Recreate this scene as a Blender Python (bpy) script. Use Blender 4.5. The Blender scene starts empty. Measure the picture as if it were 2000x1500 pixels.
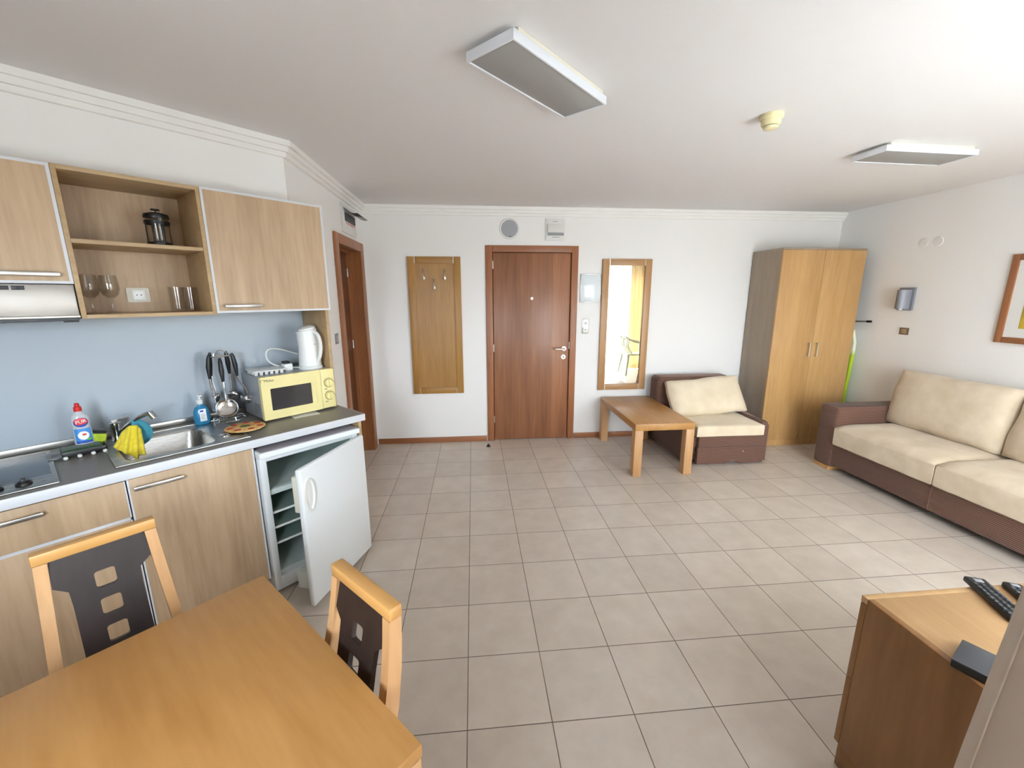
import bpy, bmesh, math, random
from mathutils import Vector, Matrix, noise
random.seed(7)
D = bpy.data
SC = bpy.context.scene
COL = SC.collection
PI = math.pi
S2 = math.sqrt(.5)

# ------------------------------------------------------------------ camera
cam_d = D.cameras.new('camera')
cam_d.sensor_width = 36.0
cam_d.lens = 809.25 / 2000 * 36.0
cam_d.clip_start = .02
cam = D.objects.new('camera', cam_d)
COL.objects.link(cam)
yaw, pit, rol = .0919, .2106, .0021
f_ = Vector((math.sin(yaw) * math.cos(pit), math.cos(yaw) * math.cos(pit), -math.sin(pit)))
r_ = Vector((math.cos(yaw), -math.sin(yaw), 0))
d_ = f_.cross(r_)
R_ = math.cos(rol) * r_ + math.sin(rol) * d_
Dn = -math.sin(rol) * r_ + math.cos(rol) * d_
m3 = Matrix((R_, -Dn, -f_)).transposed()
cam.matrix_world = Matrix.Translation((0, 0, 1.646)) @ m3.to_4x4()
SC.camera = cam

# ------------------------------------------------------------------ world, light, exposure
W = D.worlds.new('daylight')
SC.world = W
W.use_nodes = True
nt = W.node_tree
nt.nodes.clear()
wo = nt.nodes.new('ShaderNodeOutputWorld')
wb = nt.nodes.new('ShaderNodeBackground')
tc = nt.nodes.new('ShaderNodeTexCoord')
sx = nt.nodes.new('ShaderNodeSeparateXYZ')
cr = nt.nodes.new('ShaderNodeValToRGB')
mp = nt.nodes.new('ShaderNodeMapRange')
mp.inputs[1].default_value = -1
mp.inputs[2].default_value = 1
nt.links.new(tc.outputs['Generated'], sx.inputs[0])
nt.links.new(sx.outputs[2], mp.inputs[0])
nt.links.new(mp.outputs[0], cr.inputs[0])
e = cr.color_ramp.elements
while len(e) < 5:
    e.new(.5)
for x, (p_, c_) in zip(e, ((.0, (.20, .205, .21)), (.47, (.32, .33, .34)), (.52, (.85, .92, 1.0)), (.66, (.82, .90, 1.0)), (.90, (.50, .56, .66)))):
    x.position = p_
    x.color = (*c_, 1)
nt.links.new(cr.outputs[0], wb.inputs[0])
wb.inputs[1].default_value = 35.0
nt.links.new(wb.outputs[0], wo.inputs[0])
SC.view_settings.view_transform = 'Standard'
SC.view_settings.look = 'None'
SC.view_settings.gamma = 1.0
SC.view_settings.use_curve_mapping = False
SC.view_settings.exposure = 0.74
SC.cycles.use_denoising = True
SC.cycles.max_bounces = 10
SC.cycles.diffuse_bounces = 6
SC.cycles.glossy_bounces = 4
SC.cycles.transmission_bounces = 8
SC.cycles.transparent_max_bounces = 12
SC.cycles.sample_clamp_indirect = 6.0
SC.cycles.caustics_reflective = False
SC.cycles.caustics_refractive = False


def sky_portal(x0, x1, z0, z1, y):
    l = D.lights.new('window_daylight', 'AREA')
    l.shape = 'RECTANGLE'
    l.size = x1 - x0
    l.size_y = z1 - z0
    l.cycles.is_portal = True
    o = D.objects.new('window_daylight', l)
    COL.objects.link(o)
    o.location = ((x0 + x1) / 2, y, (z0 + z1) / 2)
    o.rotation_euler = (PI / 2, 0, 0)   # faces +Y, into the room
    return o


sky_portal(1.30, 3.90, .02, 2.22, -.36)
sky_portal(-1.05, -.45, 1.0, 2.1, -.36)  # daylight of the added window, lifts the left side

# ------------------------------------------------------------------ materials


def lin(c):
    c = c / 255
    return c / 12.92 if c <= .04045 else ((c + .055) / 1.055) ** 2.4


def rgb(r, g, b):
    return (lin(r), lin(g), lin(b), 1)


def mat(name, col, rough=.5, metal=0, **k):
    m = D.materials.new(name)
    m.use_nodes = True
    b = m.node_tree.nodes['Principled BSDF']
    b.inputs['Base Color'].default_value = rgb(*col)
    b.inputs['Roughness'].default_value = rough
    b.inputs['Metallic'].default_value = metal
    for a, v in k.items():
        b.inputs[a.replace('_', ' ')].default_value = v
    return m


def nd(m, t, **k):
    n = m.node_tree.nodes.new(t)
    for a, v in k.items():
        setattr(n, a, v)
    return n


def lk(m, a, b):
    m.node_tree.links.new(a, b)


def bsdf(m):
    return m.node_tree.nodes['Principled BSDF']


def ramp(m, src, stops):
    r = nd(m, 'ShaderNodeValToRGB')
    el = r.color_ramp.elements
    while len(el) < len(stops):
        el.new(.5)
    for x, (p, c) in zip(el, stops):
        x.position = p
        x.color = rgb(*c)
    lk(m, src, r.inputs[0])
    return r


def bump(m, src, strength, dist=.002):
    b = nd(m, 'ShaderNodeBump')
    b.inputs['Strength'].default_value = strength
    b.inputs['Distance'].default_value = dist
    lk(m, src, b.inputs['Height'])
    lk(m, b.outputs[0], bsdf(m).inputs['Normal'])


def objco(m, scale=(1, 1, 1), rot=(0, 0, 0)):
    t = nd(m, 'ShaderNodeTexCoord')
    p = nd(m, 'ShaderNodeMapping')
    p.inputs['Scale'].default_value = scale
    p.inputs['Rotation'].default_value = rot
    lk(m, t.outputs['Object'], p.inputs[0])
    return p.outputs[0]


def noise_tex(m, co, scale, detail=4, rough=.55, dist=0):
    n = nd(m, 'ShaderNodeTexNoise')
    n.inputs['Scale'].default_value = scale
    n.inputs['Detail'].default_value = detail
    n.inputs['Roughness'].default_value = rough
    n.inputs['Distortion'].default_value = dist
    lk(m, co, n.inputs['Vector'])
    return n.outputs[0]


def wood(name, dark, light, axis='Z', rough=.42, fine=1.0, stretch=14, rot=(0, 0, 0), bands=None):
    m = mat(name, light, rough)
    s = [1.0, 1.0, 1.0]
    s['XYZ'.index(axis)] = 1.0 / stretch
    co = objco(m, s, rot)
    n1 = noise_tex(m, co, 9 * fine, 3, .6, .6)
    n2 = noise_tex(m, co, 60 * fine, 2, .5)
    mx = nd(m, 'ShaderNodeMath', operation='MULTIPLY_ADD')
    mx.inputs[1].default_value = .35
    lk(m, n2, mx.inputs[0])
    sc = nd(m, 'ShaderNodeMath', operation='MULTIPLY')
    sc.inputs[1].default_value = .68
    lk(m, n1, sc.inputs[0])
    lk(m, sc.outputs[0], mx.inputs[2])
    r = ramp(m, mx.outputs[0], [(.33, dark), (.68, light)])
    out = r.outputs[0]
    if bands:
        t = nd(m, 'ShaderNodeTexCoord')
        sp = nd(m, 'ShaderNodeSeparateXYZ')
        lk(m, t.outputs['Object'], sp.inputs[0])
        ml = nd(m, 'ShaderNodeMath', operation='MULTIPLY')
        ml.inputs[1].default_value = bands
        lk(m, sp.outputs[0], ml.inputs[0])
        fl = nd(m, 'ShaderNodeMath', operation='FLOOR')
        lk(m, ml.outputs[0], fl.inputs[0])
        wn = nd(m, 'ShaderNodeTexWhiteNoise', noise_dimensions='1D')
        lk(m, fl.outputs[0], wn.inputs['W'])
        hs = nd(m, 'ShaderNodeHueSaturation')
        mr = nd(m, 'ShaderNodeMapRange')
        mr.inputs[3].default_value = .86
        mr.inputs[4].default_value = 1.1
        lk(m, wn.outputs[0], mr.inputs[0])
        lk(m, mr.outputs[0], hs.inputs['Value'])
        lk(m, out, hs.inputs['Color'])
        out = hs.outputs[0]
    lk(m, out, bsdf(m).inputs['Base Color'])
    bump(m, n2, .06)
    return m


def plaster(name, col):
    m = mat(name, col, .85)
    bump(m, noise_tex(m, objco(m), 120, 3), .05)
    return m


def cloth(name, col, col2=None, rough=.9, sc=14, wv=500):
    m = mat(name, col, rough)
    if col2:
        r = ramp(m, noise_tex(m, objco(m), sc, 3), [(.3, col2), (.7, col)])
        lk(m, r.outputs[0], bsdf(m).inputs['Base Color'])
    bump(m, noise_tex(m, objco(m), wv, 2), .25, .001)
    bsdf(m).inputs['Sheen Weight'].default_value = .25
    return m


def cord(name, c1, c2, period=.0125):
    """brown ribbed fabric: horizontal ribs"""
    m = mat(name, c1, .9)
    t = nd(m, 'ShaderNodeTexCoord')
    sp = nd(m, 'ShaderNodeSeparateXYZ')
    lk(m, t.outputs['Object'], sp.inputs[0])
    nz = noise_tex(m, objco(m, (1, 1, 1)), 25, 2)
    ad = nd(m, 'ShaderNodeMath', operation='MULTIPLY_ADD')
    ad.inputs[1].default_value = .004
    lk(m, nz, ad.inputs[0])
    lk(m, sp.outputs[2], ad.inputs[2])
    ml = nd(m, 'ShaderNodeMath', operation='MULTIPLY')
    ml.inputs[1].default_value = 2 * PI / period
    lk(m, ad.outputs[0], ml.inputs[0])
    sn = nd(m, 'ShaderNodeMath', operation='SINE')
    lk(m, ml.outputs[0], sn.inputs[0])
    mr = nd(m, 'ShaderNodeMapRange')
    mr.inputs[1].default_value = -1
    lk(m, sn.outputs[0], mr.inputs[0])
    r = ramp(m, mr.outputs[0], [(.15, c2), (.75, c1)])
    lk(m, r.outputs[0], bsdf(m).inputs['Base Color'])
    bump(m, mr.outputs[0], .5, .003)
    bsdf(m).inputs['Sheen Weight'].default_value = .15
    return m


def steel(name, col, rough=.3, axis='X'):
    m = mat(name, col, rough, 1.0)
    s = [60, 60, 60]
    s['XYZ'.index(axis)] = 2
    n = noise_tex(m, objco(m, s), 6, 2)
    mr = nd(m, 'ShaderNodeMapRange')
    mr.inputs[3].default_value = rough * .75
    mr.inputs[4].default_value = rough * 1.3
    lk(m, n, mr.inputs[0])
    lk(m, mr.outputs[0], bsdf(m).inputs['Roughness'])
    return m


M_wall = plaster('white_wall_paint', (240, 239, 237))
M_ceil = plaster('ceiling_paint', (231, 229, 229))
M_crown = plaster('crown_paint', (240, 239, 235))
M_oak = wood('pale_oak_laminate', (171, 143, 112), (199, 171, 139), 'Z', .45, 1.0, 12)
M_oakx = wood('pale_oak_laminate_flat', (168, 141, 104), (196, 169, 130), 'X', .45, 1.0, 12)
M_oakedge = wood('oak_edge', (166, 137, 98), (190, 162, 120), 'X', .45, 1.0, 12)
M_beech = wood('beech_veneer', (164, 114, 58), (186, 138, 80), 'Y', .38, .8, 9)
M_beechx = wood('beech_table_veneer', (184, 134, 74), (204, 156, 94), 'X', .36, .8, 9)
M_beechz = wood('beech_upright', (182, 136, 90), (203, 160, 114), 'Z', .4, .8, 9)
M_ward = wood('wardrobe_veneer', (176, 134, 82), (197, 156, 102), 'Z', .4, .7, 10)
M_wardshade = wood('wardrobe_shaded_veneer', (138, 120, 102), (160, 142, 122), 'Z', .42, .7, 10)  # wardrobe veneer made darker and greyer: the side's shade is in the colour
M_cherry = wood('cherry_door_veneer', (126, 80, 53), (160, 108, 74), 'Z', .38, .7, 16, bands=8.5)
M_frame = wood('cherry_frame_wood', (138, 86, 53), (162, 106, 68), 'Z', .4, .9, 14)
M_framex = wood('cherry_frame_wood_flat', (138, 86, 53), (162, 106, 68), 'X', .4, .9, 14)
M_coat = wood('coat_panel_veneer', (150, 106, 48), (172, 128, 66), 'Z', .4, .8, 12)
M_mirf = wood('mirror_frame_wood', (164, 122, 78), (184, 142, 98), 'Z', .4, .8, 12)
M_tv = wood('cabinet_shaded_side', (124, 84, 46), (148, 104, 60), 'Z', .42, .8, 9)  # cabinet wood with the unlit side's shade put into its colour
M_tvtop = wood('cabinet_top_wood', (176, 138, 94), (194, 156, 110), 'Y', .4, .8, 9)
M_wenge = wood('wenge_panel', (30, 20, 17), (46, 33, 29), 'Z', .5, 1, 10)
M_white = mat('white_gloss_plastic', (236, 237, 235), .3)
M_whitem = mat('white_matt_plastic', (228, 228, 224), .5)
M_cream_pl = mat('ivory_plastic', (226, 214, 168), .45)
M_alu = mat('brushed_aluminium', (196, 192, 186), .34, 1.0)
M_satin = mat('satin_nickel', (205, 200, 192), .3, 1.0)
M_chrome = mat('chrome', (222, 222, 222), .12, 1.0)
M_steel = steel('sink_steel', (176, 174, 170), .28)
M_hood = steel('hood_steel', (168, 164, 158), .42)
M_black = mat('black_plastic', (22, 22, 24), .4)
M_dkglass = mat('smoked_oven_glass', (58, 56, 58), .12)
M_hobglass = mat('grey_hob_glass', (104, 116, 128), .25)
M_grey = mat('grey_plastic', (150, 152, 156), .5)
M_dgrey = mat('dark_grey_plastic', (70, 72, 76), .5)
M_splash = mat('blue_grey_laminate', (172, 183, 193), .35)
M_counter = mat('grey_speckled_laminate', (132, 128, 122), .38)
_r = ramp(M_counter, noise_tex(M_counter, objco(M_counter), 420, 2), [(.35, (116, 112, 106)), (.65, (142, 138, 131))])
lk(M_counter, _r.outputs[0], bsdf(M_counter).inputs['Base Color'])
M_edge = mat('white_edge_band', (212, 214, 218), .4)
M_cordm = cord('brown_ribbed_fabric', (128, 92, 76), (74, 50, 40))
M_cordshade = cord('shaded_brown_ribbed_fabric', (112, 84, 68), (70, 50, 40))  # same ribbed fabric with shade put in, for the armchair's left side
M_cream = cloth('cream_microfibre', (227, 212, 186), (214, 197, 168), sc=6)
M_sofac = cloth('beige_sofa_microfibre', (219, 203, 179), (203, 185, 158), sc=7)
M_yellow = cloth('yellow_cloth', (242, 226, 66), (222, 200, 40), sc=40)
M_teal = cloth('teal_cloth', (70, 150, 168), (52, 130, 152), sc=30)
M_mwy = mat('pale_yellow_plastic', (230, 217, 154), .42)
M_mws = mat('silver_painted_metal', (176, 178, 182), .38, .6)
M_fridge = mat('white_fridge_enamel', (230, 234, 236), .25)
M_fridgein = mat('fridge_liner', (206, 216, 212), .4)
M_fridgetop = mat('fridge_top_laminate', (186, 180, 186), .45)
M_green = mat('fridge_back_liner', (158, 174, 166), .4)
M_diff = mat('grey_diffuser', (158, 157, 155), .45)
M_lampbody = mat('white_lamp_metal', (228, 232, 238), .35)


def glass(name, col=(255, 255, 255), rough=0.0, ior=1.45, thin=True):
    """clear glass: part transparent, part mirror, by fresnel"""
    m = D.materials.new(name)
    m.use_nodes = True
    t = m.node_tree
    t.nodes.clear()
    o = t.nodes.new('ShaderNodeOutputMaterial')
    mx = t.nodes.new('ShaderNodeMixShader')
    tr = t.nodes.new('ShaderNodeBsdfTransparent')
    gl = t.nodes.new('ShaderNodeBsdfGlossy')
    fw = t.nodes.new('ShaderNodeLayerWeight')
    fw.inputs[0].default_value = .5
    pw = t.nodes.new('ShaderNodeMath')
    pw.operation = 'POWER'
    pw.inputs[1].default_value = 4.0
    fr = t.nodes.new('ShaderNodeMath')
    fr.operation = 'MULTIPLY_ADD'
    fr.inputs[1].default_value = .7
    fr.inputs[2].default_value = ((ior - 1) / (ior + 1)) ** 2
    t.links.new(fw.outputs['Facing'], pw.inputs[0])
    t.links.new(pw.outputs[0], fr.inputs[0])
    tr.inputs[0].default_value = rgb(*col)
    gl.inputs['Roughness'].default_value = rough
    t.links.new(fr.outputs[0], mx.inputs[0])
    t.links.new(tr.outputs[0], mx.inputs[1])
    t.links.new(gl.outputs[0], mx.inputs[2])
    t.links.new(mx.outputs[0], o.inputs[0])
    return m


M_glass = glass('clear_drinking_glass', (247, 246, 244), .03, 1.6)
M_pane = glass('window_glass', (250, 252, 252), 0, 1.4)
M_shelfglass = mat('fridge_shelf_glass', (176, 200, 190), .2, 0, Alpha=.4)
M_smoke = glass('smoked_plastic_cover', (120, 120, 120), .15, 1.6)
M_soap = mat('blue_liquid_soap_plastic', (64, 158, 208), .2, 0, Transmission_Weight=.35)
M_clearpl = mat('clear_bottle_plastic', (214, 220, 226), .2, 0, Transmission_Weight=.25)


def sheer(name, col, transp, transl):
    m = D.materials.new(name)
    m.use_nodes = True
    t = m.node_tree
    t.nodes.clear()
    o = t.nodes.new('ShaderNodeOutputMaterial')
    a = t.nodes.new('ShaderNodeMixShader')
    b = t.nodes.new('ShaderNodeMixShader')
    tr = t.nodes.new('ShaderNodeBsdfTransparent')
    df = t.nodes.new('ShaderNodeBsdfDiffuse')
    tl = t.nodes.new('ShaderNodeBsdfTranslucent')
    df.inputs[0].default_value = rgb(*col)
    tl.inputs[0].default_value = rgb(*col)
    a.inputs[0].default_value = transl
    b.inputs[0].default_value = transp
    t.links.new(df.outputs[0], a.inputs[1])
    t.links.new(tl.outputs[0], a.inputs[2])
    t.links.new(a.outputs[0], b.inputs[1])
    t.links.new(tr.outputs[0], b.inputs[2])
    t.links.new(b.outputs[0], o.inputs[0])
    return m


M_sheer = sheer('white_voile', (246, 246, 246), .42, .6)
M_drape = sheer('beige_drape_fabric', (216, 203, 190), .0, .1)
M_drapeo = sheer('ochre_drape_fabric', (236, 220, 186), .0, .3)
M_mirror = mat('mirror_glass', (238, 240, 240), .0, 1.0)


def tile_floor():
    m = mat('beige_floor_tiles', (192, 182, 166), .3)
    t = nd(m, 'ShaderNodeTexCoord')
    sp = nd(m, 'ShaderNodeSeparateXYZ')
    lk(m, t.outputs['Object'], sp.inputs[0])
    T = 1 / 3.0
    ids, masks = [], []
    for ax, off in ((0, .0566), (1, -1.9653)):
        ad = nd(m, 'ShaderNodeMath', operation='ADD')
        ad.inputs[1].default_value = off + 30 * T
        lk(m, sp.outputs[ax], ad.inputs[0])
        dv = nd(m, 'ShaderNodeMath', operation='DIVIDE')
        dv.inputs[1].default_value = T
        lk(m, ad.outputs[0], dv.inputs[0])
        fl = nd(m, 'ShaderNodeMath', operation='FLOOR')
        lk(m, dv.outputs[0], fl.inputs[0])
        ids.append(fl.outputs[0])
        fr = nd(m, 'ShaderNodeMath', operation='FRACT')
        lk(m, dv.outputs[0], fr.inputs[0])
        pp = nd(m, 'ShaderNodeMath', operation='SUBTRACT')
        pp.inputs[1].default_value = .5
        lk(m, fr.outputs[0], pp.inputs[0])
        ab = nd(m, 'ShaderNodeMath', operation='ABSOLUTE')
        lk(m, pp.outputs[0], ab.inputs[0])
        gt = nd(m, 'ShaderNodeMapRange')
        gt.inputs[1].default_value = .5 - .0075
        gt.inputs[2].default_value = .5 - .0045
        lk(m, ab.outputs[0], gt.inputs[0])
        masks.append(gt.outputs[0])
    mxm = nd(m, 'ShaderNodeMath', operation='MAXIMUM')
    lk(m, masks[0], mxm.inputs[0])
    lk(m, masks[1], mxm.inputs[1])
    cb = nd(m, 'ShaderNodeCombineXYZ')
    lk(m, ids[0], cb.inputs[0])
    lk(m, ids[1], cb.inputs[1])
    wn = nd(m, 'ShaderNodeTexWhiteNoise', noise_dimensions='2D')
    lk(m, cb.outputs[0], wn.inputs['Vector'])
    n1 = noise_tex(m, objco(m), 7, 5, .6)
    mxn = nd(m, 'ShaderNodeMath', operation='MULTIPLY_ADD')
    mxn.inputs[1].default_value = .28
    lk(m, wn.outputs[0], mxn.inputs[0])
    lk(m, n1, mxn.inputs[2])
    r = ramp(m, mxn.outputs[0], [(.38, (196, 184, 172)), (.9, (212, 201, 189))])
    mix = nd(m, 'ShaderNodeMix', data_type='RGBA')
    lk(m, mxm.outputs[0], mix.inputs[0])
    lk(m, r.outputs[0], mix.inputs[6])
    mix.inputs[7].default_value = rgb(112, 98, 84)
    lk(m, mix.outputs[2], bsdf(m).inputs['Base Color'])
    inv = nd(m, 'ShaderNodeMath', operation='SUBTRACT')
    inv.inputs[0].default_value = 1
    lk(m, mxm.outputs[0], inv.inputs[1])
    bump(m, inv.outputs[0], .4, .002)
    rr = nd(m, 'ShaderNodeMapRange')
    rr.inputs[3].default_value = .3
    rr.inputs[4].default_value = .42
    lk(m, n1, rr.inputs[0])
    lk(m, rr.outputs[0], bsdf(m).inputs['Roughness'])
    return m


M_floor = tile_floor()

# ------------------------------------------------------------------ geometry helpers


def BM():
    return bmesh.new()


def absorb(bm, t, Mx=None):
    if Mx is not None:
        t.transform(Mx)
    me = D.meshes.new('tmp')
    t.to_mesh(me)
    t.free()
    bm.from_mesh(me)
    D.meshes.remove(me)
    return bm


def bx(x0, x1, y0, y1, z0, z1, bev=0.0, seg=2, bm=None, Mx=None):
    bm = bm or BM()
    t = BM()
    bmesh.ops.create_cube(t, size=1)
    for v in t.verts:
        v.co = Vector((x0 + (v.co.x + .5) * (x1 - x0), y0 + (v.co.y + .5) * (y1 - y0), z0 + (v.co.z + .5) * (z1 - z0)))
    if bev:
        bmesh.ops.bevel(t, geom=t.edges[:], offset=min(bev, .48 * min(abs(x1 - x0), abs(y1 - y0), abs(z1 - z0))),
                        segments=seg, affect='EDGES', profile=.5)
    return absorb(bm, t, Mx)


def kb(u0, u1, w0, w1, z0, z1, bev=0.0, seg=2, bm=None):
    """box in kitchen run coordinates (along the run, depth, height)"""
    return bx(u0, u1, w0, w1, z0, z1, bev, seg, bm)


def frame_to(p, d):
    d = Vector(d).normalized()
    q = d.to_track_quat('Z', 'Y')
    return Matrix.Translation(p) @ q.to_matrix().to_4x4()


def cyl(p0, p1, r0, r1=None, seg=24, bm=None, caps=True):
    bm = bm or BM()
    r1 = r0 if r1 is None else r1
    p0, p1 = Vector(p0), Vector(p1)
    t = BM()
    L = (p1 - p0).length
    bmesh.ops.create_cone(t, cap_ends=caps, segments=seg, radius1=r0, radius2=r1, depth=L)
    for v in t.verts:
        v.co.z += L / 2
    return absorb(bm, t, frame_to(p0, p1 - p0))


def lathe(prof, c=(0, 0, 0), seg=32, bm=None, sx=1.0, sy=1.0, Mx=None):
    """prof: list of (r, z); closed with poles where r == 0"""
    bm = bm or BM()
    t = BM()
    rings = []
    for r, z in prof:
        if r < 1e-6:
            rings.append([t.verts.new((0, 0, z))])
        else:
            rings.append([t.verts.new((r * sx * math.cos(2 * PI * i / seg), r * sy * math.sin(2 * PI * i / seg), z)) for i in range(seg)])
    for a, b in zip(rings, rings[1:]):
        if len(a) == 1 and len(b) == 1:
            continue
        for i in range(seg):
            j = (i + 1) % seg
            if len(a) == 1:
                t.faces.new((a[0], b[i], b[j]))
            elif len(b) == 1:
                t.faces.new((a[i], a[j], b[0]))
            else:
                t.faces.new((a[i], a[j], b[j], b[i]))
    bmesh.ops.recalc_face_normals(t, faces=t.faces[:])
    MM = Matrix.Translation(c)
    if Mx is not None:
        MM = MM @ Mx
    return absorb(bm, t, MM)


def tube(path, r, seg=10, bm=None, closed=False):
    bm = bm or BM()
    P = [Vector(p) for p in path]
    n = len(P)
    rr = r if isinstance(r, (list, tuple)) else [r] * n
    rings = []
    up = None
    for i, p in enumerate(P):
        if closed:
            d = P[(i + 1) % n] - P[i - 1]
        else:
            d = P[min(i + 1, n - 1)] - P[max(i - 1, 0)]
        d.normalize()
        if up is None:
            up = Vector((0, 0, 1)) if abs(d.z) < .9 else Vector((1, 0, 0))
        x = d.cross(up)
        if x.length < 1e-5:
            x = d.cross(Vector((0, 1, 0)))
        x.normalize()
        y = x.cross(d).normalized()
        up = y
        rings.append([bm.verts.new(p + rr[i] * (math.cos(2 * PI * k / seg) * x + math.sin(2 * PI * k / seg) * y)) for k in range(seg)])
    m = n if closed else n - 1
    for i in range(m):
        a, b = rings[i], rings[(i + 1) % n]
        for k in range(seg):
            j = (k + 1) % seg
            bm.faces.new((a[k], a[j], b[j], b[k]))
    if not closed:
        bm.faces.new(rings[0][::-1])
        bm.faces.new(rings[-1])
    return bm


def bez(p0, p1, p2, p3, n=14):
    p0, p1, p2, p3 = map(Vector, (p0, p1, p2, p3))
    return [((1 - t) ** 3) * p0 + 3 * t * (1 - t) ** 2 * p1 + 3 * t * t * (1 - t) * p2 + t ** 3 * p3 for t in [i / n for i in range(n + 1)]]


def rrect(cx, cy, w, h, r, n=5):
    pts = []
    for qx, qy, a0 in ((1, 1, 0), (-1, 1, 90), (-1, -1, 180), (1, -1, 270)):
        for i in range(n + 1):
            a = math.radians(a0 + 90 * i / n)
            pts.append((cx + qx * (w / 2 - r) + r * math.cos(a), cy + qy * (h / 2 - r) + r * math.sin(a)))
    return pts


def flat(loops, depth, Mx=None, bm=None, bev=0.0):
    """extruded 2-D outline with holes (first loop is the outside), centred on z=0"""
    cu = D.curves.new('tmp', 'CURVE')
    cu.dimensions = '2D'
    cu.fill_mode = 'BOTH'
    cu.extrude = depth / 2
    cu.bevel_depth = bev
    for lp in loops:
        s = cu.splines.new('POLY')
        s.points.add(len(lp) - 1)
        for p, q in zip(s.points, lp):
            p.co = (q[0], q[1], 0, 1)
        s.use_cyclic_u = True
    return curve_bm(cu, Mx, bm)


def curve_bm(cu, Mx=None, bm=None):
    o = D.objects.new('tmp', cu)
    COL.objects.link(o)
    dg = bpy.context.evaluated_depsgraph_get()
    me = D.meshes.new_from_object(o.evaluated_get(dg))
    D.objects.remove(o)
    D.curves.remove(cu)
    t = BM()
    t.from_mesh(me)
    D.meshes.remove(me)
    bmesh.ops.remove_doubles(t, verts=t.verts[:], dist=1e-5)
    return absorb(bm or BM(), t, Mx)


def text(body, size, depth=.0006, Mx=None, bm=None, shear=0.0):
    cu = D.curves.new('tmp', 'FONT')
    cu.body = body
    cu.size = size
    cu.extrude = depth / 2
    cu.align_x = 'CENTER'
    cu.align_y = 'CENTER'
    cu.shear = shear
    return curve_bm(cu, Mx, bm)


def cushion(sx, sy, sz, cuts=14, edge=.35, rnd=.12, wob=.006, seed=0, k=4):
    """soft box: sx, sy across, sz thick; centred on the origin"""
    t = BM()
    bmesh.ops.create_cube(t, size=2)
    bmesh.ops.subdivide_edges(t, edges=t.edges[:], cuts=cuts, use_grid_fill=True)
    for v in t.verts:
        x, y, z = v.co
        # round the corners
        m = max(abs(x), abs(y), abs(z))
        n = (abs(x) ** 8 + abs(y) ** 8 + abs(z) ** 8) ** (1 / 8)
        q = Vector((x, y, z)) * (1 - rnd + rnd * m / n)
        puff = edge + (1 - edge) * max(0, (1 - abs(x) ** k) * (1 - abs(y) ** k)) ** .5
        co = Vector((q.x * sx / 2, q.y * sy / 2, q.z * sz / 2 * puff))
        nv = noise.noise_vector(Vector((co.x * 7 + seed, co.y * 7, co.z * 7)))
        v.co = co + wob * nv
    bmesh.ops.recalc_face_normals(t, faces=t.faces[:])
    return t


def place(bm, loc=(0, 0, 0), rot=(0, 0, 0)):
    from mathutils import Euler
    bm.transform(Matrix.Translation(loc) @ Euler(rot).to_matrix().to_4x4())
    return bm


OFF = {}


def finish(name, bm, m, smooth=True, ang=35):
    me = D.meshes.new(name)
    bm.to_mesh(me)
    bm.free()
    if smooth:
        for p in me.polygons:
            p.use_smooth = True
        me.set_sharp_from_angle(angle=math.radians(ang))
    for x in (m if isinstance(m, (list, tuple)) else [m]):
        me.materials.append(x)
    o = D.objects.new(name, me)
    COL.objects.link(o)
    return o


def part(name, bm, m, parent, label=None, smooth=True, ang=35):
    """a part (or sub-part); geometry given in the run/room coordinates of its thing"""
    off = OFF.get(parent.name, Vector())
    bm.transform(Matrix.Translation(-off))
    o = finish(name, bm, m, smooth, ang)
    o.parent = parent
    OFF[o.name] = off.copy()
    if label:
        o['label'] = label
    return o


def tag(o, label, cat, group=None, kind=None):
    o['label'] = label
    o['category'] = cat
    if group:
        o['group'] = group
    if kind:
        o['kind'] = kind
    return o


def thing(name, label, cat, base=(0, 0, 0), kitchen=False, group=None, rotz=0.0):
    """Empty at the thing's base; parts are modelled in absolute room (or kitchen run) coordinates"""
    o = D.objects.new(name, None)
    o.empty_display_size = .05
    COL.objects.link(o)
    b = Vector(base)
    if kitchen:
        o.rotation_euler = (0, 0, PI / 4)
        o.location = K(*b)
        OFF[o.name] = b
    else:
        o.location = b
        o.rotation_euler = (0, 0, rotz)
        OFF[o.name] = Vector() if rotz else b
    return tag(o, label, cat, group)


def solo(name, bm, m, label, cat, base=(0, 0, 0), kitchen=False, group=None, ang=35):
    b = Vector(base)
    bm.transform(Matrix.Translation(-b))
    o = finish(name, bm, m, True, ang)
    if kitchen:
        o.rotation_euler = (0, 0, PI / 4)
        o.location = K(*b)
        OFF[o.name] = b
    else:
        o.location = b
        OFF[o.name] = b
    return tag(o, label, cat, group)


def struct(name, bm, m, parent=None, smooth=True):
    if parent:
        return part(name, bm, m, parent, smooth=smooth)
    o = finish(name, bm, m, smooth)
    OFF[o.name] = Vector()
    o['kind'] = 'structure'
    return o


def K(u, w, z=0):
    return Vector(((u - w) * S2, (u + w) * S2, z))


def copy_tree(o, parent=None):
    c = o.copy()
    COL.objects.link(c)
    c.parent = parent
    for ch in o.children:
        copy_tree(ch, c)
    return c


def prism(pts, z0, z1, bm=None):
    bm = bm or BM()
    a = [bm.verts.new((p[0], p[1], z0)) for p in pts]
    b = [bm.verts.new((p[0], p[1], z1)) for p in pts]
    n = len(pts)
    bm.faces.new(a[::-1])
    bm.faces.new(b)
    for i in range(n):
        bm.faces.new((a[i], a[(i + 1) % n], b[(i + 1) % n], b[i]))
    bmesh.ops.recalc_face_normals(bm, faces=bm.faces[:])
    return bm


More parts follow.
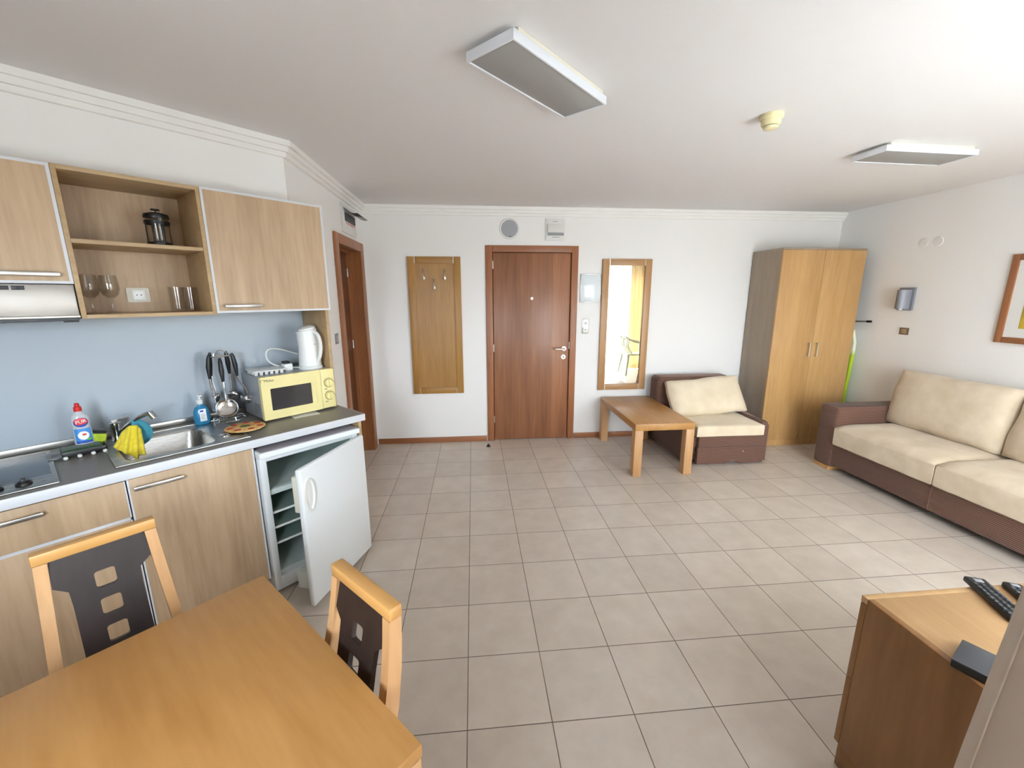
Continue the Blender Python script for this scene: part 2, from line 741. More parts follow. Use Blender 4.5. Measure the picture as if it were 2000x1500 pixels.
# ------------------------------------------------------------------ setting
CH = 2.54          # ceiling
YB = 4.575         # back wall
XR = 4.16          # right wall
XL = -1.112         # wall with the inner door
KW = 2.96          # kitchen wall (depth along w)
KC = 2.96 + XL / S2
kc = K(KC, KW)  # where the kitchen wall meets the inner-door wall
kl = K(-1.55, KW)  # far left end of the kitchen wall
YW = -.12          # inside of the window wall
outline = [(kl.x - .3, -.37), (XR + .2, -.37), (XR + .2, YB + .2), (-1.5, YB + .2), (kl.x - .3, kl.y + .3)]
struct('floor', prism(outline, -.1, 0), M_floor, smooth=False)
struct('ceiling', prism(outline, CH, CH + .1), M_ceil, smooth=False)
struct('wall_right', bx(XR, XR + .2, -.36, YB + .2, 0, CH), M_wall, smooth=False)
struct('wall_left', bx(kl.x - .25, kl.x, -.36, kl.y, 0, CH), M_wall, smooth=False)
# kitchen wall slab and the shallow bulkhead over the wall cabinets
o = finish('wall_kitchen', bx(-1.55, 1.40, KW, KW + .2, 0, 2.17), M_wall, False)
o.rotation_euler = (0, 0, PI / 4)
o['kind'] = 'structure'
bh = [K(-1.55, 2.78), K(KC - .18, 2.78), K(KC, KW), K(KC, KW + .2), K(-1.55, KW + .2)]
struct('wall_bulkhead', prism([(p.x, p.y) for p in bh], 2.17, CH), M_wall, smooth=False)
# inner-door wall with its opening
dy0, dy1, dz = 3.70, 4.40, 2.085
b = bx(XL - .2, XL, kc.y, dy0, 0, CH)
bx(XL - .2, XL, dy1, YB, 0, CH, bm=b)
bx(XL - .2, XL, dy0, dy1, dz, CH, bm=b)
struct('wall_inner_door', b, M_wall, smooth=False)
# back wall with the entrance opening
ex0, ex1, ez = .205, 1.075, 2.105
b = bx(-1.5, ex0, YB, YB + .2, 0, CH)
bx(ex1, XR, YB, YB + .2, 0, CH, bm=b)
bx(ex0, ex1, YB, YB + .2, ez, CH, bm=b)
struct('wall_back', b, M_wall, smooth=False)
# window wall behind the camera: piers and lintel round a wide glazed opening
wx0, wx1, wz = 1.30, 3.90, 2.22
vx0, vx1, vz0, vz1 = -1.05, -.45, 1.0, 2.1  # opening for the added fill-light window
b = bx(kl.x - .25, vx0, -.36, YW, 0, CH)
bx(vx1, wx0, -.36, YW, 0, CH, bm=b)
bx(vx0, vx1, -.36, YW, 0, vz0, bm=b)
bx(vx0, vx1, -.36, YW, vz1, CH, bm=b)
bx(wx1, XR, -.36, YW, 0, CH, bm=b)
bx(wx0, wx1, -.36, YW, wz, CH, bm=b)
struct('wall_window', b, M_wall, smooth=False)

# crown moulding swept along kitchen bulkhead, inner-door wall and back wall
prof = [(0, CH - .087), (.022, CH - .087), (.022, CH - .060), (.040, CH - .060), (.040, CH - .031), (.058, CH - .031), (.058, CH)]
path = [K(-1.55, 2.78), K(KC - .18, 2.78), Vector((XL, YB, 0)), Vector((XR, YB, 0))]
path = [Vector((p.x, p.y)) for p in path]
dirs = [(path[i + 1] - path[i]).normalized() for i in range(3)]
nrm = [Vector((d.y, -d.x)) for d in dirs]
b = BM()
cols = []
for i, p in enumerate(path):
    col = []
    for (dd, z) in prof:
        if i == 0:
            q = p + nrm[0] * dd
        elif i == 3:
            q = p + nrm[2] * dd
        else:
            n0, n1 = nrm[i - 1], nrm[i]
            q = p + (n0 + n1) * (dd / (1 + n0.dot(n1)))
        col.append(b.verts.new((q.x, q.y, z)))
    cols.append(col)
for a, c in zip(cols, cols[1:]):
    for i in range(len(prof) - 1):
        b.faces.new((a[i], a[i + 1], c[i + 1], c[i]))
bmesh.ops.recalc_face_normals(b, faces=b.faces[:])
struct('trim_1', b, M_crown, smooth=False)

# baseboards
b = bx(XL + .02, .13, YB - .014, YB, 0, .062, .003)
bx(1.15, 3.13, YB - .014, YB, 0, .062, .003, bm=b)
struct('baseboard_back', b, M_framex)
struct('baseboard_right', bx(XR - .014, XR, .02, 4.08, 0, .062, .003), M_frame)

# entrance door
d1 = thing('door_1', 'reddish brown veneered entrance door with lever handle', 'door', (.64, YB, 0))
d1['kind'] = 'structure'
part('leaf', bx(.222, 1.063, YB + .005, YB + .045, .006, 2.088, .002), M_cherry, d1)
b = bx(.14, .214, YB - .02, YB + .12, 0, 2.163, .006)
bx(1.070, 1.142, YB - .02, YB + .12, 0, 2.163, .006, bm=b)
part('door_frame', b, M_frame, d1)
part('door_frame_head', bx(.214, 1.070, YB - .02, YB + .12, 2.094, 2.163, .006), M_framex, d1)
part('door_stop', bx(.21, 1.075, YB + .05, YB + .12, .0, 2.1), M_frame, d1)
h = cyl((1.008, YB - .010, 1.060), (1.008, YB + .006, 1.060), .026)
tube([(1.008, YB - .008, 1.060), (1.008, YB - .05, 1.060), (1.0, YB - .058, 1.060), (.985, YB - .06, 1.060), (.90, YB - .06, 1.062)], .010, 12, bm=h)
part('door_handle', h, M_satin, d1, 'satin metal lever handle')
l = cyl((1.004, YB - .006, .966), (1.004, YB + .006, .966), .026)
part('lock_plate', l, M_satin, d1)
part('keyhole', bx(1.0, 1.008, YB - .009, YB - .004, .952, .978, .003), M_black, d1)
ph = cyl((.642, YB - .004, 1.613), (.642, YB + .006, 1.613), .014)
cyl((.642, YB - .006, 1.613), (.642, YB + .006, 1.613), .007, bm=ph)
part('peephole', ph, M_satin, d1)
for hz in (1.965, 1.075, .255):
    part('hinge', cyl((.218, YB - .005, hz - .04), (.218, YB - .005, hz + .04), .008), M_satin, d1)
part('strike_plate', bx(1.062, 1.069, YB - .012, YB + .01, 1.06, 1.135, .001), M_white, d1)

# inner door, recessed in a deep frame on the left-hand wall
d2 = thing('door_2', 'dark brown inner door closed at the back of its frame', 'door', (XL, 4.05, 0))
d2['kind'] = 'structure'
b = bx(XL + .001, XL + .022, 3.618, dy0 + .004, 0, 2.155, .004)
bx(XL + .001, XL + .022, dy1 - .004, 4.50, 0, 2.155, .004, bm=b)
part('architrave', b, M_frame, d2)
b = bx(XL - .195, XL + .001, dy0 - .02, dy0 + .003, 0, 2.075)
bx(XL - .195, XL + .001, dy1 - .003, dy1 + .02, 0, 2.075, bm=b)
part('door_frame', b, M_frame, d2)
b = bx(XL + .001, XL + .022, dy0 + .004, dy1 - .004, 2.072, 2.155, .004)
bx(XL - .195, XL + .001, dy0 + .003, dy1 - .003, 2.070, 2.083, bm=b)
part('door_frame_head', b, M_frame, d2)
b = bx(XL - .125, XL - .09, dy1 - .022, dy1 - .003, 0, 2.07)
bx(XL - .125, XL - .09, dy0 + .004, dy1 - .022, 2.052, 2.07, bm=b)
part('door_stop', b, M_frame, d2)
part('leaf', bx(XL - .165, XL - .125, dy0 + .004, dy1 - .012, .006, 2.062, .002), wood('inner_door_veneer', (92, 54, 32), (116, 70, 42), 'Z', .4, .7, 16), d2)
for hz in (1.87, 1.16, .25):
    part('hinge', cyl((XL - .122, dy1 - .016, hz - .04), (XL - .122, dy1 - .016, hz + .04), .009), M_satin, d2)

# balcony outside, with an overhead slab added to block the high sky
struct('floor_balcony', bx(kl.x - .3, XR + .2, -1.7, -.37, -.1, -.01), mat('balcony_floor_paving', (176, 170, 160), .7), smooth=False)
struct('ceiling_balcony_added', bx(kl.x - .3, XR + .2, -1.7, -.36, CH, CH + .15), M_ceil, smooth=False)
# window 1: white sliding frame
w1 = thing('window_1', 'wide white framed sliding balcony window', 'window', (2.6, -.24, 0))
w1['kind'] = 'structure'
b = bx(wx0, wx0 + .05, -.32, -.17, 0, wz)
bx(wx1 - .05, wx1, -.32, -.17, 0, wz, bm=b)
bx(wx0, wx1, -.32, -.17, wz - .05, wz, bm=b)
part('window_frame', b, M_white, w1)
part('sill', bx(wx0, wx1, -.32, -.17, 0, .025), M_white, w1)
pn = [(1.35, 2.22), (2.18, 3.05), (3.01, 3.85)]
for i, (a, c) in enumerate(pn):
    yy = -.27 if i % 2 else -.22
    b = bx(a, a + .07, yy - .02, yy + .02, .025, wz - .05, .004)
    bx(c - .07, c, yy - .02, yy + .02, .025, wz - .05, .004, bm=b)
    bx(a, c, yy - .02, yy + .02, .025, .11, .004, bm=b)
    bx(a, c, yy - .02, yy + .02, wz - .13, wz - .05, .004, bm=b)
    sp = part('sash', b, M_white, w1)
    part('pane', bx(a + .06, c - .06, yy - .004, yy + .004, .10, wz - .12), M_pane, sp)

w2 = thing('window_added', 'added white framed window behind the dining table, for fill light', 'window', (-.75, -.24, vz0))  # unseen second window, added because the left side was too dark
w2['kind'] = 'structure'
b = bx(vx0, vx0 + .06, -.30, -.24, vz0, vz1)
bx(vx1 - .06, vx1, -.30, -.24, vz0, vz1, bm=b)
bx(vx0 + .06, vx1 - .06, -.30, -.24, vz0, vz0 + .06, bm=b)
bx(vx0 + .06, vx1 - .06, -.30, -.24, vz1 - .06, vz1, bm=b)
bx(-.78, -.72, -.30, -.24, vz0 + .06, vz1 - .06, bm=b)
part('window_frame', b, M_white, w2)
part('pane', bx(vx0 + .05, vx1 - .05, -.274, -.266, vz0 + .05, vz1 - .05), M_pane, w2)
part('sill', bx(vx0 - .04, vx1 + .04, -.24, YW + .02, vz0 - .02, vz0), M_white, w2)

# ------------------------------------------------------------------ curtains behind the camera (seen in the mirror)


def drape(x0, x1, y, z0, z1, folds, amp, nz=18, seed=0, lean=0.0):
    b = BM()
    nx = folds * 12
    g = []
    for j in range(nz + 1):
        v = j / nz
        row = []
        for i in range(nx + 1):
            u = i / nx
            ph = 2 * PI * folds * u + .5 * math.sin(3 * u + seed)
            a = amp * (.75 + .25 * math.sin(5 * u + seed)) * (1.05 - .25 * v)
            x = x0 + (x1 - x0) * u + .012 * math.sin(ph * .5 + 3 * v + seed) + lean * (v ** 2)
            row.append(b.verts.new((x, y + a * math.sin(ph) + .01 * math.sin(4 * v + seed + 7 * u), z0 + (z1 - z0) * v)))
        g.append(row)
    for j in range(nz):
        for i in range(nx):
            b.faces.new((g[j][i], g[j][i + 1], g[j + 1][i + 1], g[j + 1][i]))
    return b


def curtain(name, bm, m, label):
    o = solo(name, bm, m, label, 'curtain', (0, 0, 0), ang=80)
    s = o.modifiers.new('thickness', 'SOLIDIFY')
    s.thickness = .003
    s.offset = 0
    return o


curtain('drape', drape(.694, 1.24, .40, .02, 2.47, 5, .045, seed=1.2, lean=.2), M_drape, 'beige curtain hanging in the bottom right corner of the photo')
curtain('drape', drape(3.42, 3.98, .14, .02, 2.47, 6, .05, seed=4.2), M_drapeo, 'ochre drape reflected at the right side of the mirror')
curtain('voile_curtain', drape(1.30, 3.45, .10, .02, 2.47, 17, .035, seed=2.2), M_sheer, 'white voile curtain reflected in the wall mirror')
solo('curtain_rail', bx(.4, 4.0, .12, .46, 2.48, CH, .004), M_white, 'white curtain rail on the ceiling by the window', 'curtain rail')

# plastic garden chair by the window, reflected in the mirror
M_gchair = mat('pale_green_plastic', (212, 214, 186), .45)
t = thing('garden_chair', 'pale green plastic armchair reflected in the wall mirror', 'chair', (3.40, .62, 0))
cx, cy = 3.40, .62
b = BM()
place(absorb(b, cushion(.46, .44, .035, 8, .8, .15, 0)), (cx, cy, .43))
part('seat', b, M_gchair, t)
b = BM()
for i in range(7):
    a = -.20 + .4 * i / 6
    tube([(cx - .17 + .02 * abs(i - 3), cy + a * .8, .44), (cx - .22, cy + a, .62), (cx - .26 + .02 * abs(i - 3), cy + a * 1.05, .80 - .012 * abs(i - 3))], .011, 8, bm=b)
part('backrest', b, M_gchair, t)
part('back_rim', tube(bez((cx + .2, cy - .27, .66), (cx - .3, cy - .36, .70), (cx - .3, cy - .15, .86), (cx - .27, cy, .83), 10) +
                      bez((cx - .27, cy, .83), (cx - .3, cy + .15, .86), (cx - .3, cy + .36, .70), (cx + .2, cy + .27, .66), 10)[1:], .02, 8), M_gchair, t)
for sx_, sy_ in ((-1, -1), (-1, 1), (1, -1), (1, 1)):
    part('leg', tube([(cx + sx_ * .19, cy + sy_ * .18, .43), (cx + sx_ * .25, cy + sy_ * .24, .0)], [.028, .02], 8), M_gchair, t)
for sy_ in (-1, 1):
    part('arm_post', tube([(cx + .2, cy + sy_ * .2, .43), (cx + .2, cy + sy_ * .27, .66)], .018, 8), M_gchair, t)

# ------------------------------------------------------------------ kitchen run
# base cabinets
CZ0, CZ1 = .88, .92
WF = 2.345     # front face of the doors


def bar_handle(u0, u1, w, z, par, vert=False):
    b = bx(u0, u1, w - .030, w - .018, z - .009, z + .009, .004)
    bx(u0 + .012, u0 + .024, w - .02, w, z - .005, z + .005, bm=b)
    bx(u1 - .024, u1 - .012, w - .02, w, z - .005, z + .005, bm=b)
    return part('handle', b, M_alu, par)


t = thing('base_cabinet', 'oak drawer unit under the hob, left end of the worktop', 'cabinet', (-.2, 2.65, 0), True)
b = kb(-.62, .208, 2.366, 2.95, .10, CZ0)
part('body', b, M_oak, t)
part('plinth', kb(-.62, .208, 2.41, 2.43, .0, .10), M_oak, t)
d = part('drawer', kb(-.616, .203, WF, 2.365, .698, .866, .002), M_oak, t)
part('edging', kb(.203, .208, WF - .001, 2.365, .698, .866), M_edge, d)
bar_handle(-.21, -.033, WF, .826, d)
d = part('door', kb(-.616, .203, WF, 2.365, .10, .684, .002), M_oak, t)
part('edging', kb(.203, .208, WF - .001, 2.365, .10, .684), M_edge, d)
part('drawer_gap_rail', kb(-.616, .203, WF + .004, 2.366, .684, .698), M_edge, t)

t = thing('base_cabinet', 'oak cupboard under the sink, left of the open fridge', 'cabinet', (.46, 2.65, 0), True)
part('body', kb(.213, .708, 2.366, 2.95, .10, CZ0 - .17), M_oak, t)
part('side_panel', kb(.213, .228, 2.366, 2.95, CZ0 - .17, CZ0), M_oak, t)
part('side_panel', kb(.693, .708, 2.366, 2.95, CZ0 - .17, CZ0), M_oak, t)
part('plinth', kb(.213, .708, 2.41, 2.43, .0, .10), M_oak, t)
d = part('door', kb(.219, .700, WF, 2.365, .10, .868, .002), M_oak, t)
part('edging', kb(.213, .219, WF - .001, 2.365, .10, .868), M_edge, d)
part('edging', kb(.700, .708, WF - .001, 2.365, .10, .868), M_edge, d)
bar_handle(.229, .407, WF, .826, d)

solo('end_panel', kb(1.300, 1.319, 2.335, 2.95, 0, CZ0, .001), M_oakedge, 'narrow upright oak panel closing the worktop, right of the fridge', 'panel', (1.31, 2.6, 0), True)

# worktop with the sink cut-out
t = thing('worktop', 'grey speckled kitchen worktop with white front edge', 'worktop', (.36, 2.64, CZ0), True)
SU0, SU1, SW0, SW1 = .235, .585, 2.43, 2.79     # bowl
b = kb(-.75, SU0 - .01, 2.324, KW, CZ0, CZ1)
kb(SU1 + .01, 1.336, 2.324, KW, CZ0, CZ1, bm=b)
kb(SU0 - .01, SU1 + .01, 2.324, SW0 - .01, CZ0, CZ1, bm=b)
kb(SU0 - .01, SU1 + .01, SW1 + .01, KW, CZ0, CZ1, bm=b)
part('top', b, M_counter, t, smooth=False)
b = kb(-.75, 1.338, 2.318, 2.325, CZ0 - .002, CZ1, .0015)
kb(1.334, 1.340, 2.318, KW, CZ0 - .002, CZ1, .0015, bm=b)
part('edge_band', b, M_edge, t)

t = thing('splashback', 'pale blue grey laminate splashback behind the worktop', 'splashback', (.3, KW, CZ1), True)
part('panel', kb(-1.2, 1.298, 2.952, KW - .001, CZ1, 1.62), M_splash, t)
part('edge_strip', kb(-1.2, 1.298, 2.938, 2.955, CZ1 + .001, CZ1 + .032, .002), M_alu, t)

# wall cabinets
UF = 2.60


def framed_door(u0, u1, z0, z1, par, hu0, hu1, hz):
    d = part('door', kb(u0 + .011, u1 - .011, UF, UF + .018, z0 + .011, z1 - .011), M_oak, par)
    b = kb(u0, u0 + .011, UF - .002, UF + .019, z0, z1)
    kb(u1 - .011, u1, UF - .002, UF + .019, z0, z1, bm=b)
    kb(u0 + .011, u1 - .011, UF - .002, UF + .019, z0, z0 + .011, bm=b)
    kb(u0 + .011, u1 - .011, UF - .002, UF + .019, z1 - .011, z1, bm=b)
    part('edging', b, M_edge, d)
    bar_handle(hu0, hu1, UF, hz, d)


t = thing('wall_cabinet', 'oak wall cabinet above the cooker hood, top left', 'cabinet', (-.2, 2.78, 1.70), True)
part('body', kb(-.62, .205, UF + .02, 2.95, 1.70, 2.168), M_oak, t)
framed_door(-.62, .205, 1.698, 2.172, t, -.06, .171, 1.736)
t = thing('wall_cabinet', 'oak wall cabinet above the microwave and kettle', 'cabinet', (1.0, 2.78, 1.56), True)
part('body', kb(.709, 1.318, UF + .02, 2.95, 1.562, 2.168), M_oak, t)
framed_door(.708, 1.322, 1.558, 2.178, t, .742, .922, 1.594)
solo('end_panel', kb(1.299, 1.319, 2.625, 2.95, CZ1, 1.5615, .001), M_oakedge, 'upright oak panel between worktop and wall cabinet, right of the kettle', 'panel', (1.31, 2.8, CZ1), True)

t = thing('open_shelf_unit', 'open oak wall unit with one shelf, between two wall cabinets', 'shelf', (.46, 2.78, 1.55), True)
part('side_panel', kb(.2065, .2235, UF, 2.95, 1.55, 2.175, .001), M_oakedge, t)
part('side_panel', kb(.690, .7075, UF, 2.95, 1.55, 2.175, .001), M_oakedge, t)
part('top_panel', kb(.2235, .690, UF, 2.95, 2.157, 2.175, .001), M_oakx, t)
part('bottom_panel', kb(.2235, .690, UF, 2.95, 1.55, 1.567, .001), M_oakx, t)
part('shelf', kb(.2235, .690, UF + .004, 2.94, 1.868, 1.886, .001), M_oakx, t)
part('back_panel', kb(.2235, .690, 2.935, 2.95, 1.567, 2.157), M_oak, t)

# cooker hood
t = thing('cooker_hood', 'brushed steel cooker hood under the left wall cabinet', 'cooker hood', (-.2, 2.75, 1.55), True)
b = kb(-.62, .2035, UF + .012, 2.95, 1.562, 1.696, .003)
part('body', b, M_hood, t)
part('front_lip', kb(-.62, .2035, UF - .004, UF + .03, 1.556, 1.566, .002), M_alu, t)
b = kb(-.60, .2, UF + .0, 2.94, 1.543, 1.556, .002)
part('underside', b, M_dgrey, t)
part('slider_knob', kb(.15, .196, UF - .002, UF + .02, 1.537, 1.544, .001), M_black, t)
b = BM()
for i in range(9):
    kb(-.3 + .041 * i, -.3 + .041 * i + .035, UF + .009, UF + .014, 1.672, 1.688, .001, bm=b)
part('vent_slots', b, M_black, t)

# hob
t = thing('hob', 'steel hob with grey glass top and black knobs on the worktop', 'hob', (-.25, 2.63, CZ1), True)
part('hob_plate', kb(-.52, .028, 2.362, 2.905, CZ1, CZ1 + .007, .003), M_steel, t)
part('glass_top', kb(-.50, .012, 2.478, 2.868, CZ1 + .006, CZ1 + .011, .002), M_hobglass, t)
for ku in (-.064, -.137, -.21, -.283):
    k = cyl((ku, 2.425, CZ1 + .006), (ku, 2.425, CZ1 + .016), .023)
    cyl((ku, 2.425, CZ1 + .016), (ku, 2.425, CZ1 + .024), .019, .013, bm=k)
    bx(ku - .006, ku + .006, 2.408, 2.442, CZ1 + .02, CZ1 + .034, .003, bm=k)
    part('knob', k, M_black, t)
part('mark', kb(-.018, -.006, 2.415, 2.419, CZ1 + .006, CZ1 + .0076), M_black, t)

# sink and tap
t = thing('sink', 'stainless steel sink set in the grey worktop', 'sink', (.45, 2.62, CZ1), True)
b = BM()
L0, L1, L2, L3 = .196, .712, 2.378, 2.862
kb(L0, SU0, L2, L3, CZ1, CZ1 + .003, bm=b)
kb(SU1, L1, L2, L3, CZ1, CZ1 + .003, bm=b)
kb(SU0, SU1, L2, SW0, CZ1, CZ1 + .003, bm=b)
kb(SU0, SU1, SW1, L3, CZ1, CZ1 + .003, bm=b)
part('rim', b, M_steel, t)
b = tube([(L0, L2, CZ1 + .004), (L1, L2, CZ1 + .004), (L1, L3, CZ1 + .004), (L0, L3, CZ1 + .004)], .004, 8, closed=True)
part('raised_edge', b, M_steel, t)
b = BM()
rings = []
for z, ins, rad in ((CZ1 + .003, 0, .05), (CZ1 - .01, .006, .055), (CZ1 - .11, .016, .06), (CZ1 - .135, .03, .06), (CZ1 - .142, .06, .06)):
    rings.append([b.verts.new((x, y, z)) for x, y in rrect((SU0 + SU1) / 2, (SW0 + SW1) / 2, SU1 - SU0 - 2 * ins, SW1 - SW0 - 2 * ins, rad, 6)])
for a, c in zip(rings, rings[1:]):
    n = len(a)
    for i in range(n):
        b.faces.new((a[i], c[i], c[(i + 1) % n], a[(i + 1) % n]))
b.faces.new(rings[-1])
b2 = b
rc = [(x, y) for x, y in rrect((SU0 + SU1) / 2, (SW0 + SW1) / 2, SU1 - SU0, SW1 - SW0, .05, 6)]
rim = flat([[(SU0 - .001, SW0 - .001), (SU1 + .001, SW0 - .001), (SU1 + .001, SW1 + .001), (SU0 - .001, SW1 + .001)], rc], .0015, Matrix.Translation((0, 0, CZ1 + .0022)))
absorb(b2, rim)
part('bowl', b2, M_steel, t)
b = cyl((.64, 2.52, CZ1 + .001), (.64, 2.52, CZ1 + .006), .032)
cyl((.64, 2.52, CZ1 + .006), (.64, 2.52, CZ1 + .010), .02, .014, bm=b)
part('plug_cover', b, M_chrome, t)

t = thing('mixer_tap', 'chrome mixer tap at the back left corner of the sink', 'tap', (.262, 2.835, CZ1 + .003), True)
b = lathe([(0, 0), (.027, 0), (.027, .008), (.023, .014), (.023, .07), (.026, .075), (.026, .098), (.018, .104), (0, .105)], (.262, 2.835, CZ1 + .003), 24)
part('tap_body', b, M_chrome, t)
part('lever', bx(-.012, .012, -.02, .055, 0, .012, .004, Mx=Matrix.Translation((.262, 2.835, CZ1 + .107)) @ Matrix.Rotation(.15, 4, 'X') @ Matrix.Rotation(-1.2, 4, 'Z')), M_chrome, t)
b = tube([(.275, 2.82, CZ1 + .055), (.305, 2.79, CZ1 + .085), (.345, 2.755, CZ1 + .125), (.372, 2.732, CZ1 + .140), (.392, 2.715, CZ1 + .142)], [.012, .012, .012, .012, .013], 12)
cyl((.384, 2.722, CZ1 + .146), (.398, 2.71, CZ1 + .116), .0145, bm=b)
part('spout', b, M_chrome, t)


def draped(pts0, pts1, n, folds, amp, m_, name, label, base, thick=.004, ragged=0.0, seed=0):
    """cloth between two 3-D polylines (top edge, bottom edge), with folds"""
    b = BM()
    nv = 16
    g = []
    for j in range(nv + 1):
        v = j / nv
        row = []
        for i in range(n + 1):
            u = i / n

            def along(P):
                k = u * (len(P) - 1)
                a = min(int(k), len(P) - 2)
                return Vector(P[a]).lerp(Vector(P[a + 1]), k - a)
            p = along(pts0).lerp(along(pts1), v)
            p += Vector((0, -1, 0)) * amp * math.sin(2 * PI * folds * u + seed) * (.2 + v)
            if ragged and j == nv:
                p.z += ragged * math.sin(23 * u + seed)
            row.append(b.verts.new(p))
        g.append(row)
    for j in range(nv):
        for i in range(n):
            b.faces.new((g[j][i], g[j][i + 1], g[j + 1][i + 1], g[j + 1][i]))
    o = solo(name, b, m_, label, 'cloth', base, True, ang=80)
    s = o.modifiers.new('thickness', 'SOLIDIFY')
    s.thickness = thick
    s.offset = 0
    return o


# blue cloth folded over the spout, spread like a half disc
b = BM()
cc = Vector((.300, 2.765, CZ1 + .045))
ring = []
ctr = b.verts.new((.308, 2.762, CZ1 + .075))
N_ = 26
for i in range(N_ + 1):
    a = -PI * .86 + (PI * .86 + PI * .48) * i / N_
    q = Vector((math.cos(a), 0, math.sin(a)))
    rad = .073
    p = cc + Vector((q.x * rad * 1.0 + .012, -.03 * math.cos(a), q.z * rad * 1.0))
    ring.append(b.verts.new(p))
for i in range(N_):
    b.faces.new((ctr, ring[i], ring[i + 1]))
bmesh.ops.subdivide_edges(b, edges=b.edges[:], cuts=2, use_grid_fill=True)
o = solo('dish_cloth', b, M_teal, 'teal blue round cloth hanging from the chrome tap spout', 'cloth', (.30, 2.765, CZ1 + .003), True, ang=80)
s_ = o.modifiers.new('thickness', 'SOLIDIFY')
s_.thickness = .005
draped([(.272, 2.722, CZ1 + .075), (.30, 2.716, CZ1 + .098), (.325, 2.716, CZ1 + .095), (.338, 2.722, CZ1 + .07)],
       [(.222, 2.655, CZ1 + .025), (.25, 2.63, CZ1 - .008), (.29, 2.615, CZ1 - .045), (.325, 2.62, CZ1 - .03)], 44, 3.4, .015, M_yellow, 'dish_cloth',
       'crumpled yellow cloth draped over the tap into the sink', (.29, 2.66, CZ1), .006, .006, .6)

# items left of the sink
t = thing('sponge_tray', 'black tray with pale feet on the worktop beside the washing-up liquid', 'tray', (.13, 2.74, CZ1), True)
b = kb(.055, .205, 2.68, 2.80, CZ1 + .012, CZ1 + .018, .002)
kb(.055, .205, 2.68, 2.685, CZ1 + .012, CZ1 + .036, .002, bm=b)
kb(.055, .205, 2.795, 2.80, CZ1 + .012, CZ1 + .036, .002, bm=b)
kb(.055, .06, 2.68, 2.80, CZ1 + .012, CZ1 + .036, .002, bm=b)
kb(.20, .205, 2.68, 2.80, CZ1 + .012, CZ1 + .036, .002, bm=b)
part('tray_body', b, M_black, t)
for u in (.065, .11, .155, .195):
    for w in (2.678, 2.80):
        part('foot', lathe([(0, -.009), (.007, -.006), (.009, 0), (.007, .006), (0, .009)], (u, w, CZ1 + .009), 12), M_whitem, t)
t = thing('cooking_tongs', 'grey metal tongs lying between hob and black tray', 'tongs', (.05, 2.72, CZ1), True)
for k, (a, c, z) in enumerate(((2.735, 2.715, .007), (2.765, 2.80, .010))):
    b = BM()
    n = 12
    rows = []
    for i in range(n + 1):
        v = i / n
        u = .10 - .082 * v
        w = a + (c - a) * v + (.012 if k else -.012) * math.sin(PI * v)
        hw = .008 + .012 * math.sin(PI * min(1, v * 1.1))
        zc = CZ1 + z + .003 + .004 * (1 - v)
        rows.append([b.verts.new((u - .02, w - hw, zc)), b.verts.new((u - .02, w + hw, zc)), b.verts.new((u - .02, w + hw, zc - .003)), b.verts.new((u - .02, w - hw, zc - .003))])
    for p, q in zip(rows, rows[1:]):
        for i in range(4):
            b.faces.new((p[i], p[(i + 1) % 4], q[(i + 1) % 4], q[i]))
    b.faces.new(rows[0][::-1])
    b.faces.new(rows[-1])
    part('arm', b, mat('worn_grey_metal', (150, 150, 152), .4, .7), t)

M_sponge = cloth('lime_sponge', (176, 196, 48), (150, 172, 36), sc=60)
M_scour = cloth('dark_green_scourer', (44, 84, 44), (26, 56, 30), sc=90)
t = thing('sponge', 'lime green sponge with black scourer, right of the washing-up liquid', 'sponge', (.20, 2.80, CZ1 + .018), True)
MM = Matrix.Translation((.185, 2.775, CZ1 + .05)) @ Matrix.Rotation(.25, 4, 'Y')
part('foam', bx(-.03, .03, -.016, .016, -.028, .026, .006, 3, Mx=MM), M_sponge, t)
part('scourer', bx(-.028, .028, -.015, .015, .026, .043, .006, 3, Mx=MM), cloth('black_scourer', (36, 38, 36), (22, 24, 22), sc=90), t, 'black scouring pad')
b = BM()
absorb(b, cushion(.135, .085, .024, 10, .6, .1, .005, 5))
place(b, (.125, 2.735, CZ1 + .031))
solo('scouring_pad', b, M_scour, 'dark green scouring pad lying in the black tray', 'scouring pad', (.125, 2.735, CZ1 + .019), True, ang=80)

# washing-up liquid bottle
BU, BW_, BZ = .140, 2.765, CZ1 + .040
t = thing('detergent_bottle', 'washing-up liquid bottle with red cap left of the sink', 'bottle', (BU, BW_, BZ), True)
RX, RY = .042, .026


def ell_r(z):
    for (z0, r0), (z1, r1) in zip(BP, BP[1:]):
        if z0 <= z <= z1:
            return r0 + (r1 - r0) * (z - z0) / (z1 - z0)
    return BP[-1][1]


BP = [(0, .93), (.006, 1.0), (.07, .97), (.105, .90), (.135, .97), (.160, .86), (.175, .6), (.184, .40), (.192, .36)]
b = BM()
t_ = BM()
seg = 40
rings = []
for z, r in [(0, 0)] + BP + [(.192, 0)]:
    rings.append((r, z))
b = lathe(rings, (BU, BW_, BZ), seg, sx=RX, sy=RY)
part('bottle_body', b, M_clearpl, t)
part('cap', lathe([(0, .190), (.017, .190), (.018, .195), (.017, .214), (.011, .218), (.011, .232), (.006, .236), (0, .236)], (BU, BW_, BZ), 24), mat('red_cap_plastic', (206, 42, 38), .35), t)


def wrap(bm, zoff, eps):
    """bend flat lettering (x, z=y) onto the front of the oval bottle"""
    for v in bm.verts:
        x, y, d = v.co
        z = y + zoff
        r = ell_r(z)
        a, c = RX * r, RY * r
        yy = c * math.sqrt(max(0, 1 - (x / a) ** 2))
        v.co = Vector((BU + x, BW_ - yy - eps - d, BZ + z))
    return bm


